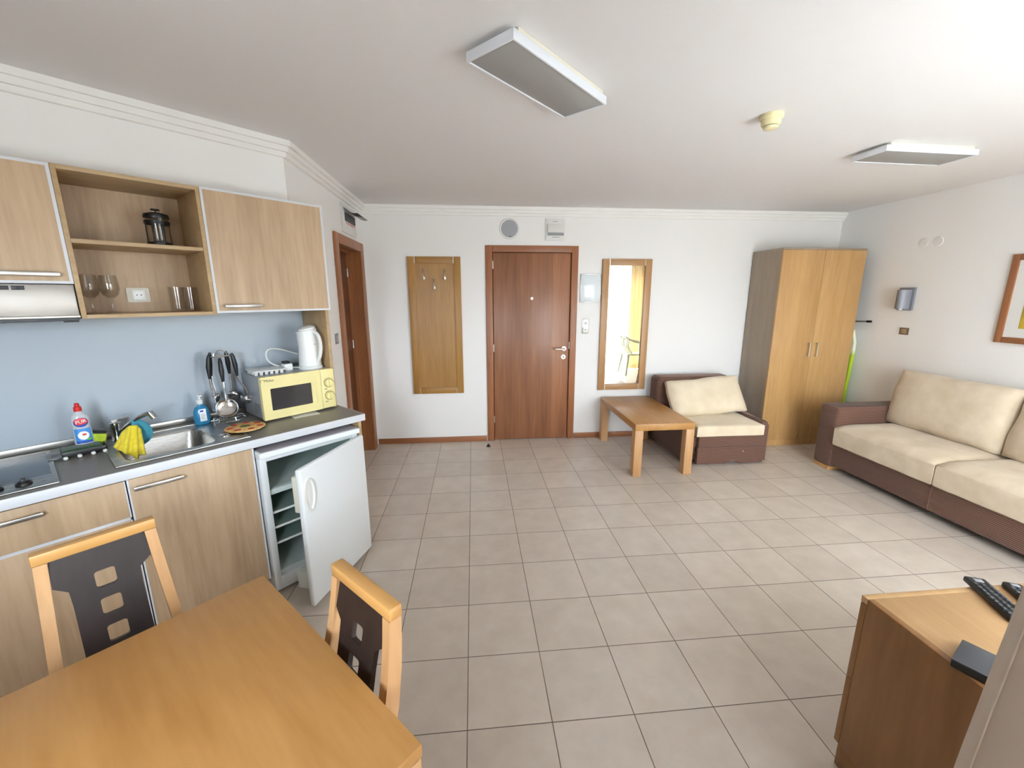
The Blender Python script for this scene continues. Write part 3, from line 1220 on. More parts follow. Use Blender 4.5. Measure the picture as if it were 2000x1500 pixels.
def grid(loopf, x0, x1, y0, y1, nx, ny):
    b = BM()
    g = {}
    for i in range(nx + 1):
        for j in range(ny + 1):
            x, y = x0 + (x1 - x0) * i / nx, y0 + (y1 - y0) * j / ny
            g[i, j] = b.verts.new((x, y, 0))
    for i in range(nx):
        for j in range(ny):
            xm, ym = x0 + (x1 - x0) * (i + .5) / nx, y0 + (y1 - y0) * (j + .5) / ny
            if loopf(xm, ym):
                b.faces.new((g[i, j], g[i + 1, j], g[i + 1, j + 1], g[i, j + 1]))
    bmesh.ops.delete(b, geom=[v for v in b.verts if not v.link_faces], context='VERTS')
    return b


M_lblue = mat('label_blue', (34, 74, 170), .4)
M_lsky = mat('label_sky_blue', (66, 140, 214), .4)
M_lwhite = mat('label_white', (240, 242, 244), .4)
M_lred = mat('label_red', (214, 52, 44), .4)
M_lgreen = mat('label_green', (92, 178, 60), .4)
lab = part('label', wrap(grid(lambda x, y: True, -.034, .034, .008, .092, 24, 24), 0, .0006), M_lsky, t)
part('label_band', wrap(grid(lambda x, y: True, -.034, .034, .008, .022, 24, 4), 0, .0010), M_lblue, lab)
part('label_cloud', wrap(grid(lambda x, y: (x / .024) ** 2 + ((y - .052) / .024) ** 2 < 1, -.034, .034, .02, .092, 48, 48), 0, .0012), M_lwhite, lab)
part('label_leaf', wrap(grid(lambda x, y: ((x - .021) / .011) ** 2 + ((y - .028) / .007) ** 2 < 1, -.034, .034, .015, .05, 48, 24), 0, .0015), M_lgreen, lab)
part('label_dish', wrap(grid(lambda x, y: ((x - .004) / .010) ** 2 + ((y - .058) / .006) ** 2 < 1, -.034, .034, .04, .08, 60, 36), 0, .0016), M_lred, lab)
lo = part('logo_roundel', wrap(grid(lambda x, y: (x / .031) ** 2 + ((y - .128) / .027) ** 2 < 1, -.034, .034, .095, .160, 60, 60), 0, .0007), M_lblue, t)
part('logo_band', wrap(grid(lambda x, y: (x / .028) ** 2 + ((y - .132) / .021) ** 2 < 1 and y > .115 + .12 * x, -.034, .034, .10, .160, 60, 60), 0, .0011), M_lred, lo)
part('logo_lettering', wrap(text('PUR', .026, .0004, Matrix.Translation((0, .131, 0)) @ Matrix.Rotation(.14, 4, 'Z')), 0, .0016), M_lwhite, lo)

t.scale = (.80, .80, .84)
# blue hand soap
HU, HW, HZ = .625, 2.845, CZ1 + .0035
t = thing('soap_dispenser', 'blue liquid soap pump bottle at the back right corner of the sink', 'bottle', (HU, HW, HZ), True)
part('bottle_body', lathe([(0, 0), (.034, 0), (.038, .004), (.040, .03), (.038, .075), (.03, .098), (.016, .108), (.013, .120), (0, .120)], (HU, HW, HZ), 32, sx=1.0, sy=.68), M_soap, t)
p = lathe([(0, .118), (.014, .118), (.015, .124), (.015, .142), (.008, .145), (.005, .148), (.005, .164), (.012, .166), (.012, .174), (0, .176)], (HU, HW, HZ), 20)
bx(HU - .006, HU + .006, HW - .036, HW, HZ + .166, HZ + .174, .002, bm=p)
part('pump', p, M_white, t)
lbm = bx(-.016, .016, -.0282, -.0272, .022, .092, .0004, Mx=Matrix.Translation((HU, HW, HZ)) @ Matrix.Rotation(.0, 4, 'Z'))
lb = part('label', lbm, M_lwhite, t)
b = bx(HU - .013, HU + .004, HW - .0288, HW - .0281, HZ + .076, HZ + .086)
part('label_mark', b, M_lblue, lb)
b = BM()
for i in range(4):
    bx(HU - .012, HU + .010 - .004 * (i % 2), HW - .0288, HW - .0281, HZ + .034 + .009 * i, HZ + .037 + .009 * i, bm=b)
part('label_lines', b, M_grey, lb)

# utensil stand with hanging utensils
UU, UW = .755, 2.835
t = thing('utensil_stand', 'chrome wire stand for hanging utensils left of the microwave', 'utensil stand', (UU, UW, CZ1), True)
circ = [(UU + .075 * math.cos(a), UW + .06 * math.sin(a), CZ1 + .022) for a in [2 * PI * i / 36 for i in range(36)]]
b = tube(circ, .0025, 8, closed=True)
circ2 = [(UU + .085 * math.cos(a), UW + .068 * math.sin(a), CZ1 + .003) for a in [2 * PI * i / 36 for i in range(36)]]
tube(circ2, .003, 8, bm=b, closed=True)
for a in (.5, 1.6, 2.7, 3.8, 4.9, 5.9):
    tube([(UU + .085 * math.cos(a), UW + .068 * math.sin(a), CZ1 + .003), (UU + .075 * math.cos(a), UW + .06 * math.sin(a), CZ1 + .024)], .0025, 8, bm=b)
part('base_ring', b, M_chrome, t)
b = tube([(UU, UW, CZ1 + .022), (UU, UW, CZ1 + .36)], .004, 10)
tube([(UU - .075, UW, CZ1 + .022), (UU + .075, UW, CZ1 + .022)], .0025, 8, bm=b)
part('post', b, M_chrome, t)
TZ = CZ1 + .385
ring = [(UU + .058 * math.cos(a), UW + .035 * math.sin(a), TZ) for a in [2 * PI * i / 36 for i in range(36)]]
b = tube(ring, .0025, 8, closed=True)
tube([(UU - .058, UW, TZ), (UU + .058, UW, TZ)], .0025, 8, bm=b)
part('hook_ring', b, M_chrome, t)
part('carrying_loop', tube([(UU + .034 * math.cos(a), UW, TZ + .034 * math.sin(a)) for a in [PI * i / 14 for i in range(15)]], .0025, 8), M_chrome, t)
UG = 'utensils hanging on the wire stand'


def utensil(name, label, a, head, lean, dz=0.0):
    """hangs from the ring at angle a; head(bm, x, y, z, outward) models the working end"""
    hx, hy = UU + .058 * math.cos(a), UW + .035 * math.sin(a)
    ox, oy = math.cos(a), math.sin(a)
    z = TZ + dz
    t = thing(name, label, 'utensil', (hx, hy, z - .3), True, UG)
    hb = tube([(hx, hy, z + .012), (hx + ox * .004, hy + oy * .004, z - .01), (hx + ox * .010, hy + oy * .010, z - .06), (hx + ox * .012, hy + oy * .012, z - .125)], [.006, .011, .0135, .007], 12)
    part('handle', hb, M_black, t)
    ex, ey = hx + ox * lean, hy + oy * lean
    sh = tube(bez((hx + ox * .012, hy + oy * .012, z - .12), (hx + ox * .012, hy + oy * .012, z - .17), (ex, ey, z - .19), (ex, ey, z - .235), 8), [.006] * 2 + [.005] * 7, 10)
    part('shaft', sh, M_chrome, t)
    part('head', head(ex, ey, z - .235, ox, oy), M_chrome, t, ang=60)
    return t


def bowl_head(r, depth, tilt, slots=False):
    def f(x, y, z, ox, oy):
        MM = Matrix.Translation((x, y, z - r * .75)) @ Matrix.Rotation(math.atan2(oy, ox), 4, 'Z') @ Matrix.Rotation(tilt, 4, 'Y')
        pr_ = []
        n = 9
        for i in range(n + 1):
            a = PI / 2 * i / n
            pr_.append((r * math.sin(a), -depth * math.cos(a)))
        pr2 = [(rr * .97, zz + .002) for rr, zz in reversed(pr_)]
        b = lathe(pr_ + pr2, (0, 0, 0), 28)
        if slots:
            t2 = BM()
            for k in range(-4, 5):
                L = math.sqrt(max(0, (r * .82) ** 2 - (k * .0105) ** 2))
                zz = -depth * .62
                bx(-L * .62, L * .62, k * .0105 - .0022, k * .0105 + .0022, -depth * 1.02, -depth * .99 + .002, bm=t2)
            absorb(b, t2)
        b.transform(MM)
        return b
    return f


def blade_head(w, L):
    def f(x, y, z, ox, oy):
        MM = Matrix.Translation((x, y, z)) @ Matrix.Rotation(math.atan2(oy, ox), 4, 'Z')
        lp = [(-.006, .02), (-w * .8, -L * .25), (-w, -L), (w, -L), (w * .8, -L * .25), (.006, .02)]
        hs = [rrect(k * w * .55, -L * .62, w * .22, L * .5, w * .09, 3) for k in (-1, 0, 1)]
        return flat([lp] + hs, .002, MM @ Matrix.Rotation(PI / 2, 4, 'Z') @ Matrix.Rotation(PI / 2, 4, 'X'))
    return f


utensil('slotted_skimmer', 'large round slotted skimmer hanging at the front of the stand', -PI / 2 - .25, bowl_head(.058, .022, 1.15, True), .035, -.02)
utensil('soup_ladle', 'steel ladle with deep bowl hanging nearest the microwave', -.35, bowl_head(.040, .034, .55), .05, .0)
utensil('spatula', 'slotted steel turner hanging on the left of the stand', PI + .15, blade_head(.032, .085), .01, .0)
utensil('serving_spoon', 'steel serving spoon hanging behind the turner', PI - .75, bowl_head(.03, .012, 1.4), .0, .01)
utensil('basting_spoon', 'steel spoon hanging at the back right of the stand', .9, bowl_head(.033, .014, 1.3), .01, .01)

# pizza-pattern trivet, leaflet
m = mat('printed_pizza_pattern', (214, 164, 98), .7)
v1 = noise_tex(m, objco(m), 46, 2, .5, .4)
r = ramp(m, v1, [(.0, (92, 112, 44)), (.34, (206, 150, 84)), (.50, (232, 196, 130)), (.66, (226, 166, 98)), (.80, (204, 110, 66))])
r.color_ramp.interpolation = 'EASE'
lk(m, r.outputs[0], bsdf(m).inputs['Base Color'])
t = thing('trivet', 'round pizza-patterned trivet on the worktop in front of the microwave', 'trivet', (.748, 2.553, CZ1 + .0035), True)
part('disc', lathe([(0, 0), (.092, 0), (.098, .003), (.098, .006), (.092, .009), (0, .009)], (.748, 2.553, CZ1 + .0085), 40), m, t)
b = BM()
for i in range(7):
    a = 2 * PI * i / 7 + .3
    lathe([(0, 0), (.014, 0), (.014, .0015), (0, .002)], (.748 + .072 * math.cos(a), 2.553 + .072 * math.sin(a), CZ1 + .0172), 14, bm=b, sx=1.2)
part('topping', b, mat('tomato_red_print', (190, 66, 40), .6), t)
part('centre_herb', lathe([(0, 0), (.02, 0), (.02, .002), (0, .003)], (.748, 2.553, CZ1 + .0172), 16, sx=1.3), mat('herb_green_print', (86, 112, 48), .6), t)
for a in (0, 2.1, 4.2):
    part('foot', cyl((.748 + .05 * math.cos(a), 2.553 + .05 * math.sin(a), CZ1 + .0), (.748 + .05 * math.cos(a), 2.553 + .05 * math.sin(a), CZ1 + .009), .008), M_black, t)
solo('leaflet', bx(-.075, .075, -.05, .05, 0, .0015, Mx=Matrix.Translation((1.09, 2.59, CZ1 + .0005)) @ Matrix.Rotation(-.12, 4, 'Z')), M_whitem,
     'white paper sheet sticking out under the microwave', 'paper', (1.10, 2.64, CZ1), True)

# microwave
MU0, MU1, MW0, MW1, MZ0, MZ1 = .862, 1.2975, 2.585, 2.90, CZ1 + .013, 1.188
t = thing('microwave', 'pale yellow microwave oven with silver casing on the worktop', 'microwave', (1.1, 2.78, CZ1), True)
part('casing', kb(MU0 + .004, MU1 - .004, MW0 + .03, MW1, MZ0, MZ1 - .004, .003), M_mws, t)
b = BM()
for i in range(5):
    for j in range(4):
        if i + j in (0,):
            continue
        kb(MU0 + .0028, MU0 + .0045, MW0 + .065 + .018 * i, MW0 + .073 + .018 * i, MZ0 + .030 + .016 * j, MZ0 + .037 + .016 * j, .001, bm=b)
part('side_vents', b, M_black, t)
for u in (MU0 + .04, MU1 - .04):
    for w in (MW0 + .06, MW1 - .04):
        part('foot', cyl((u, w, CZ1), (u, w, MZ0 + .002), .012), M_black, t)
DU = MU0 + .345      # where door meets control panel
part('control_panel', kb(DU + .002, MU1, MW0, MW0 + .03, MZ0, MZ1, .006, 3), M_mwy, t)
dl = [(MU0, MZ0), (DU, MZ0), (DU, MZ1), (MU0, MZ1)]
XZ = Matrix(((1, 0, 0, 0), (0, 0, 1, 0), (0, 1, 0, 0), (0, 0, 0, 1)))   # (x, y, depth) -> (x, depth, z)


def xz(loops, depth, w, bm=None):
    return flat(loops, depth, Matrix.Translation((0, w, 0)) @ XZ, bm)


wcx, wcz = MU0 + .166, (MZ0 + MZ1) / 2 - .010
b = xz([dl, rrect(wcx, wcz, .238, .132, .006)], .03, MW0 + .015)
bmesh.ops.recalc_face_normals(b, faces=b.faces[:])
d = part('door', b, M_mwy, t)
part('viewing_window', kb(wcx - .122, wcx + .122, MW0 + .006, MW0 + .012, wcz - .067, wcz + .067), M_dkglass, d)
part('door_grip', kb(DU - .034, DU - .026, MW0 - .003, MW0 + .004, MZ0 + .05, MZ1 - .035, .002), M_mwy, d)
part('lettering', text('Midea', .022, .0006, Matrix.Translation((MU0 + .045, MW0 - .0006, MZ1 - .022)) @ XZ @ Matrix.Scale(1, 4)), M_dgrey, d)
part('logo_arc', tube([(MU0 + .010 + .009 * math.cos(a), MW0 - .0004, MZ1 - .022 + .009 * math.sin(a)) for a in [.4 + 3.6 * i / 12 for i in range(13)]], .0011, 6), M_dgrey, d)
for i, z in enumerate((MZ0 + .165, MZ0 + .082)):
    u = (DU + MU1) / 2 + .004
    k = cyl((u, MW0 - .014, z), (u, MW0 + .002, z), .023, .027, 28)
    bx(u - .0045, u + .0045, MW0 - .022, MW0 - .012, z - .021, z + .021, .002, bm=k)
    part('dial', k, M_mwy, t)
    part('dial_ring', tube([(u + .029 * math.cos(a), MW0 - .0005, z + .029 * math.sin(a)) for a in [2 * PI * q / 30 for q in range(30)]], .0012, 6, closed=True), M_dgrey, t)
    b = BM()
    for q in range(7):
        a = .2 + q * .42
        bx(u + .034 * math.cos(a) - .002, u + .034 * math.cos(a) + .002, MW0 - .0008, MW0 + .001, z + .034 * math.sin(a) - .001, z + .034 * math.sin(a) + .001, bm=b)
    kb(u - .03, u - .012, MW0 - .0008, MW0 + .001, z - .040, z - .036, bm=b)
    part('dial_marks', b, M_dgrey, t)

# kettle, adapter, ice tray on the microwave
KU, KW_, KZ = 1.212, 2.715, MZ1 - .004
t = thing('kettle', 'white plastic jug kettle standing on the microwave', 'kettle', (KU, KW_, KZ), True)
part('base', lathe([(0, 0), (.070, 0), (.072, .004), (.072, .016), (.066, .020), (0, .020)], (KU, KW_, KZ), 36), M_white, t)
b = lathe([(0, .021), (.066, .021), (.067, .03), (.060, .14), (.055, .225), (.0545, .24), (0, .24)], (KU, KW_, KZ), 40)
for v in b.verts:         # spout lip towards the room-left, top slanting
    z = v.co.z - KZ
    if z > .2:
        dx, dy = v.co.x - KU, v.co.y - KW_
        k = (z - .2) / .04
        v.co.z += .022 * k * (.5 + .5 * dx / .055)
        if dx < -.03:
            v.co.x -= .014 * k
part('body', b, M_white, t)
b = lathe([(0, 0), (.050, 0), (.049, .012), (.03, .022), (0, .024)], (0, 0, 0), 32)
b.transform(Matrix.Translation((KU, KW_, KZ + .252)) @ Matrix.Rotation(-.20, 4, 'Y'))
part('lid', b, M_white, t)
b = tube(bez((KU + .018, KW_ - .050, KZ + .235), (KU + .035, KW_ - .112, KZ + .245), (KU + .036, KW_ - .114, KZ + .10), (KU + .02, KW_ - .060, KZ + .045), 14), [.011] * 15, 10)
part('handle', b, M_white, t)
part('water_gauge', bx(-.003, .003, -.0600, -.054, .05, .17, .001, Mx=Matrix.Translation((KU, KW_, KZ)) @ Matrix.Rotation(.62, 4, 'Z') @ Matrix.Rotation(-.05, 4, 'X')), M_grey, t)
b = bx(KU + .002, KU + .02, KW_ - .0585, KW_ - .056, KZ + .158, KZ + .162, .0005)
part('maker_mark', b, M_grey, t)
part('cord', tube(bez((KU - .05, KW_ + .045, KZ + .008), (KU - .11, KW_ + .07, KZ + .01), (KU - .22, KW_ + .12, KZ + .02), (KU - .215, KW_ + .12, KZ + .10), 14) +
                  bez((KU - .215, KW_ + .12, KZ + .10), (KU - .21, KW_ + .12, KZ + .17), (KU - .10, KW_ + .14, KZ + .12), (KU - .02, KW_ + .13, KZ + .085), 14)[1:], .0042, 8), M_whitem, t)
t = thing('plug_adapter', 'white plug adapter with black plug on the microwave, left of the kettle', 'plug', (1.09, 2.80, KZ), True)
part('block', kb(1.060, 1.110, 2.735, 2.79, KZ, KZ + .042, .004), M_white, t)
part('plug', kb(1.070, 1.106, 2.760, 2.805, KZ + .042, KZ + .056, .004), M_black, t)
t = thing('ice_cube_tray', 'white plastic ice cube tray lying upside down on the microwave', 'ice tray', (.95, 2.80, KZ), True)
MM = Matrix.Translation((.958, 2.765, KZ)) @ Matrix.Rotation(-.05, 4, 'Z')
b = bx(-.088, .088, -.085, .085, .020, .026, .002, Mx=MM)
part('tray_rim', b, M_white, t)
b = BM()
for i in range(6):
    for j in range(3):
        lathe([(0, 0), (.010, 0), (.013, .021), (0, .021)], (0, 0, 0), 4, bm=b, Mx=MM @ Matrix.Translation((-.07 + .028 * i, -.056 + .056 * j, 0)) @ Matrix.Scale(1.9, 4, (0, 1, 0)) @ Matrix.Rotation(PI / 4, 4, 'Z'))
part('cube_cell', b, M_whitem, t)
b = BM()
for i in range(3):
    bx(-.04 + .03 * i, -.02 + .03 * i, .0 + .012 * i, .004 + .012 * i, .0258, .0268, bm=b, Mx=MM)
part('embossing', b, M_grey, t)

# things on the open shelf unit
GZ = 1.5672


def wine_glass(u, w, label):
    t = thing('wine_glass', label, 'glass', (u, w, GZ), True, 'stemmed glasses on the lower shelf')
    part('foot', lathe([(0, 0), (.033, 0), (.033, .002), (.008, .006), (0, .006)], (u, w, GZ), 28), M_glass, t)
    part('stem', lathe([(0, .006), (.008, .006), (.0055, .02), (.0055, .06), (.010, .07), (0, .07)], (u, w, GZ), 16), M_glass, t)
    part('bowl', lathe([(0, .069), (.014, .070), (.030, .086), (.038, .112), (.036, .145), (.032, .178), (.0305, .178), (.0345, .145), (.0365, .112), (.029, .089), (.013, .074), (0, .073)], (u, w, GZ), 32), M_glass, t)


wine_glass(.268, 2.82, 'left one of two stemmed wine glasses in the open wall unit')
wine_glass(.340, 2.83, 'right one of two stemmed wine glasses, nearer the socket')
for u, w, l in ((.592, 2.80, 'straight clear tumbler next to the socket in the wall unit'), (.655, 2.82, 'straight clear tumbler in the right corner of the wall unit')):
    solo('tumbler', lathe([(0, 0), (.030, 0), (.032, .004), (.034, .125), (.0325, .125), (.0305, .012), (0, .010)], (u, w, GZ), 32), M_glass, l, 'glass', (u, w, GZ), True, 'tumblers on the lower shelf')
t = thing('wall_socket', 'silver double pin socket at the back of the open wall unit', 'socket', (.440, 2.935, 1.65), True)
part('plate', xz([rrect(.458, 1.652, .092, .074, .008)], .008, 2.931), mat('silver_socket_plastic', (186, 180, 166), .45, .3), t)
part('insert', xz([rrect(.460, 1.652, .050, .050, .004)], .006, 2.926), M_whitem, t)
part('socket_well', cyl((.460, 2.9215, 1.652), (.460, 2.924, 1.652), .020), M_white, t)
b = cyl((.451, 2.920, 1.652), (.451, 2.923, 1.652), .0028, seg=10)
cyl((.469, 2.920, 1.652), (.469, 2.923, 1.652), .0028, seg=10, bm=b)
part('pin_hole', b, M_black, t)

FU, FW, FZ = .553, 2.76, 1.8862
t = thing('french_press', 'black coffee press with glass jug on the upper shelf', 'coffee press', (FU, FW, FZ), True)
part('jug', lathe([(0, .008), (.040, .008), (.042, .012), (.042, .135), (.0405, .135), (.0405, .014), (0, .012)], (FU, FW, FZ), 32), M_glass, t)
part('base_ring', lathe([(0, 0), (.043, 0), (.045, .003), (.045, .020), (.0425, .022), (0, .014)], (FU, FW, FZ), 32), M_black, t)
b = BM()
for a in (.2, 1.77, 3.34, 4.91):
    bx(.0428, .0448, -.005, .005, .015, .112, .0005, bm=b, Mx=Matrix.Translation((FU, FW, FZ)) @ Matrix.Rotation(a, 4, 'Z'))
lathe([(.0424, .104), (.0462, .104), (.0462, .120), (.0424, .120), (.0424, .104)], (FU, FW, FZ), 32, bm=b)
part('frame', b, M_black, t)
part('lid', lathe([(0, .132), (.046, .132), (.047, .138), (.044, .150), (.02, .158), (0, .158)], (FU, FW, FZ), 32), M_black, t)
part('plunger', lathe([(0, .158), (.003, .158), (.003, .166), (.016, .168), (.016, .174), (0, .178)], (FU, FW, FZ), 24), M_black, t)
part('plunger_rod', lathe([(0, .02), (.017, .02), (.017, .03), (.003, .032), (.003, .14), (0, .14)], (FU, FW, FZ), 20), M_dgrey, t)
part('handle', tube(bez((FU + .02, FW + .042, FZ + .118), (FU + .04, FW + .09, FZ + .125), (FU + .04, FW + .09, FZ + .03), (FU + .02, FW + .044, FZ + .035), 12), .006, 8), M_black, t)

t.scale = (1.12, 1.12, 1.04)
# fridge with the door ajar
FX0, FX1, FW0, FW1, FZ1 = .718, 1.276, 2.318, 2.88, .846
t = thing('fridge', 'small white fridge under the worktop with its door ajar', 'fridge', (1.0, 2.65, 0), True)
b = kb(FX0, FX0 + .035, FW0, FW1, .02, FZ1 - .03, .004)
kb(FX1 - .035, FX1, FW0, FW1, .02, FZ1 - .03, .004, bm=b)
kb(FX0 + .03, FX1 - .03, FW0, FW1, .02, .10, .004, bm=b)
kb(FX0 + .03, FX1 - .03, FW0 + .004, FW1, FZ1 - .06, FZ1 - .03, .002, bm=b)
part('cabinet', b, M_fridge, t)
b = kb(FX0 + .03, FX1 - .03, FW1 - .06, FW1 - .01, .09, FZ1 - .06)
part('back_liner', b, M_green, t)
b = kb(FX0 + .0345, FX0 + .037, FW0 + .03, FW1 - .05, .10, FZ1 - .06)
kb(FX1 - .037, FX1 - .0345, FW0 + .03, FW1 - .05, .10, FZ1 - .06, bm=b)
part('side_liner', b, M_green, t)
tp = part('top', kb(FX0 - .004, FX1 + .004, FW0 - .03, FW1, FZ1 - .032, FZ1, .006, 3), M_fridge, t)
part('top_inlay', kb(FX0 + .006, FX1 - .006, FW0 - .018, FW1 - .01, FZ1 - .004, FZ1 + .001), M_fridgetop, tp)
for z in (.475, .385, .29):
    s_ = part('shelf', kb(FX0 + .037, FX1 - .037, FW0 + .03, FW1 - .06, z, z + .005), M_shelfglass, t)
    part('shelf_edge', kb(FX0 + .037, FX1 - .037, FW0 + .022, FW0 + .03, z - .004, z + .008, .002), M_white, s_)
part('freezer_flap_rail', kb(FX0 + .035, FX1 - .035, FW0 + .02, FW0 + .06, .585, .615, .003), M_fridgein, t)
part('freezer_shelf', kb(FX0 + .037, FX1 - .037, FW0 + .06, FW1 - .06, .59, .60), M_fridgein, t)
part('drip_tray', kb(FX0 + .037, FX1 - .037, FW0 + .03, FW1 - .06, .10, .12, .004), M_fridgein, t)
for u in (FX0 + .05, FX1 - .05):
    for w in (FW0 + .05, FW1 - .05):
        part('foot', cyl((u, w, 0), (u, w, .021), .018), M_black, t)
HX, HY = FX1, FW0 - .020
ang = math.radians(27)      # door swings out into the room
RD = Matrix.Translation((HX, HY, 0)) @ Matrix.Rotation(ang, 4, 'Z')
Ld = FX1 - FX0
b = bx(-Ld, 0, -.032, .0, .035, FZ1 - .04, .010, 3, Mx=RD)
d = part('door', b, M_fridge, t)
part('door_liner', bx(-Ld + .03, -.03, 0, .018, .06, FZ1 - .06, .006, Mx=RD), M_fridgein, d)
part('door_seal', bx(-Ld + .012, -.012, -.001, .007, .048, FZ1 - .05, .002, Mx=RD), M_whitem, d)
b = bx(-Ld + .05, -.06, .017, .07, .54, .74, .006, Mx=RD)
part('freezer_flap', b, mat('yellowed_white_plastic', (226, 224, 208), .4), d)
b = bx(-Ld + .04, -.06, .017, .095, .10, .20, .006, Mx=RD)
part('bottle_rack', b, M_fridgein, d)
# oval recessed grip
gp = BM()
MMh = RD @ Matrix.Translation((-Ld + .047, -.032, .655))
out = [(.040 * math.cos(a), .090 * math.sin(a)) for a in [2 * PI * i / 40 for i in range(40)]]
inn = [(.030 * math.cos(a) + .003, .078 * math.sin(a)) for a in [2 * PI * i / 40 for i in range(40)]]
flat([out, inn], .010, MMh @ XZ, gp, .002)
part('grip_rim', gp, M_white, d)
b = lathe([(0, -.003), (.6, -.0025), (1, 0)], (0, 0, 0), 40, sx=.032, sy=.08)
b.transform(MMh @ XZ)
part('grip_recess', b, M_white, d)

# ------------------------------------------------------------------ dining table and chairs (turned 45 degrees, like the kitchen)
TU0, TU1, TW0, TW1, TZ1 = -.43, .405, .580, 1.412, .74
t = thing('dining_table', 'square honey beech dining table in the left foreground', 'table', (0, 1.0, 0), True)
part('tabletop', kb(TU0, TU1, TW0, TW1, TZ1 - .032, TZ1, .0025), M_beech, t)
b = BM()
for a in ((TU0 + .02, TU1 - .02, TW0 + .02, TW0 + .04), (TU0 + .02, TU1 - .02, TW1 - .04, TW1 - .02),
          (TU0 + .02, TU0 + .04, TW0 + .04, TW1 - .04), (TU1 - .04, TU1 - .02, TW0 + .04, TW1 - .04)):
    kb(*a, TZ1 - .105, TZ1 - .032, .001, bm=b)
part('apron', b, M_beechx, t)
for u in (TU0, TU1 - .075):
    for w in (TW0, TW1 - .075):
        part('leg', kb(u + .002, u + .073, w + .002, w + .073, 0, TZ1 - .036, .003), M_beechz, t)


CHAIR_TILT = math.radians(12.5)


def make_chair():
    """local frame: faces +y, back at -y, base centre at the origin"""
    t = thing('dining_chair', 'x', 'chair', (0, 0, 0), group='dining chairs with pierced dark back panels')
    tl = CHAIR_TILT
    hw = .140           # half width at the top rail
    top = .918
    yb = lambda z: -.195 - max(0, z - .45) * math.tan(tl) - .02 * math.sin(PI * min(1, max(0, (z - .45) / .47)))
    xs = lambda z: .150 - (.150 - hw + .017) * max(0, min(1, (z - .45) / .44))
    for s in (-1, 1):
        b = BM()
        zs = [.0, .2, .45, .55, .65, .75, .82, .884]
        rows = []
        for z in zs:
            yc = yb(z) if z >= .45 else -.195 - .05 * (1 - z / .45) ** 1.5
            xc = s * xs(z)
            hx, hy = .0145, .0165 + .006 * math.sin(PI * z / .9)
            rows.append([b.verts.new((xc - hx, yc - hy, z)), b.verts.new((xc + hx, yc - hy, z)), b.verts.new((xc + hx, yc + hy, z)), b.verts.new((xc - hx, yc + hy, z))])
        for p, q in zip(rows, rows[1:]):
            for i in range(4):
                b.faces.new((p[i], p[(i + 1) % 4], q[(i + 1) % 4], q[i]))
        b.faces.new(rows[0][::-1])
        b.faces.new(rows[-1])
        part('back_post', b, M_beechz, t, ang=25)
    b = bx(-hw, hw, yb(.9) - .018, yb(.9) + .018, .884, top, .004)
    part('top_rail', b, M_beechx, t)
    # dark T-shaped back panel with three rounded square holes
    y0, z0 = yb(.884), .884
    y1, z1 = yb(.42), .42
    L = math.hypot(y0 - y1, z0 - z1)
    hi = hw - .036 + .004
    col = .078
    lp = [(-hi, 0), (-hi - .004, -.085), (-col - .004, -.110), (-col - .002, -.16), (-col - .004, -L), (col + .004, -L), (col + .002, -.16), (col + .004, -.110), (hi + .004, -.085), (hi, 0)]
    hs = [rrect(0, -.105 - .088 * k, .048, .052, .008, 3) for k in range(3)]
    th = math.atan2(y1 - y0, z0 - z1)
    # panel lies in the plane through the top rail and the seat back
    MM = Matrix.Translation((0, y0, z0)) @ Matrix.Rotation(th, 4, 'X') @ Matrix.Rotation(PI / 2, 4, 'X')
    part('back_panel', flat([lp] + hs, .014, MM), M_wenge, t, 'dark wenge back panel with three square holes')
    b = BM()
    absorb(b, cushion(.40, .40, .05, 10, .7, .12, 0))
    place(b, (0, .0, .462))
    part('seat', b, cloth('dark_brown_seat_fabric', (74, 56, 46), (58, 42, 34), sc=20), t)
    b = bx(-.19, .19, -.19, -.17, .38, .44, .002)
    bx(-.19, .19, .17, .19, .38, .44, .002, bm=b)
    bx(-.19, -.17, -.17, .17, .38, .44, .002, bm=b)
    bx(.17, .19, -.17, .17, .38, .44, .002, bm=b)
    part('seat_frame', b, M_beechx, t)
    for s in (-1, 1):
        part('leg', bx(s * .18 - .018, s * .18 + .018, .155, .191, 0, .44, .003), M_beechz, t)
    return t


def put_chair(t, u, w, rot, label):
    """u, w: where the middle of the top rail stands"""
    tops = Vector((0, -.195 - .45 * math.tan(CHAIR_TILT), 0))
    R = Matrix.Rotation(rot, 4, 'Z')
    t.location = K(u, w, 0) - R @ tops
    t.rotation_euler = (0, 0, rot)
    t['label'] = label


ch = make_chair()
put_chair(ch, .066, 1.745, math.radians(225), 'dining chair with dark pierced back standing in front of the kitchen drawers')
ch2 = copy_tree(ch)
put_chair(ch2, .478, .903, math.radians(135), 'dining chair with dark pierced back at the fridge-side edge of the dining table')

# ------------------------------------------------------------------ low cabinet at the bottom right, with remotes and box
t = thing('low_cabinet', 'brown wooden low cabinet in the bottom right corner', 'cabinet', (1.8, .83, 0))
CX0, CX1, CY0, CY1, CH1 = 1.255, 2.45, .56, 1.078, .68
part('side_panel', bx(CX0, CX0 + .02, CY0, CY1 - .022, .085, CH1 - .0005, .001), M_tv, t)
part('side_panel', bx(CX1 - .02, CX1, CY0, CY1 - .022, .085, CH1 - .0005, .001), M_tv, t)
part('top_panel', bx(CX0 + .0195, CX1 - .0195, CY0, CY1 - .021, CH1 - .022, CH1, .0005), M_tvtop, t)
part('front_edge', bx(CX0, CX1, CY1 - .0215, CY1, CH1 - .022, CH1, .001), M_tvtop, t)
part('bottom_panel', bx(CX0 + .02, CX1 - .02, CY0, CY1 - .03, .085, .105), M_tv, t)
part('back_panel', bx(CX0 + .02, CX1 - .02, CY0, CY0 + .01, .105, CH1 - .022), M_tv, t)
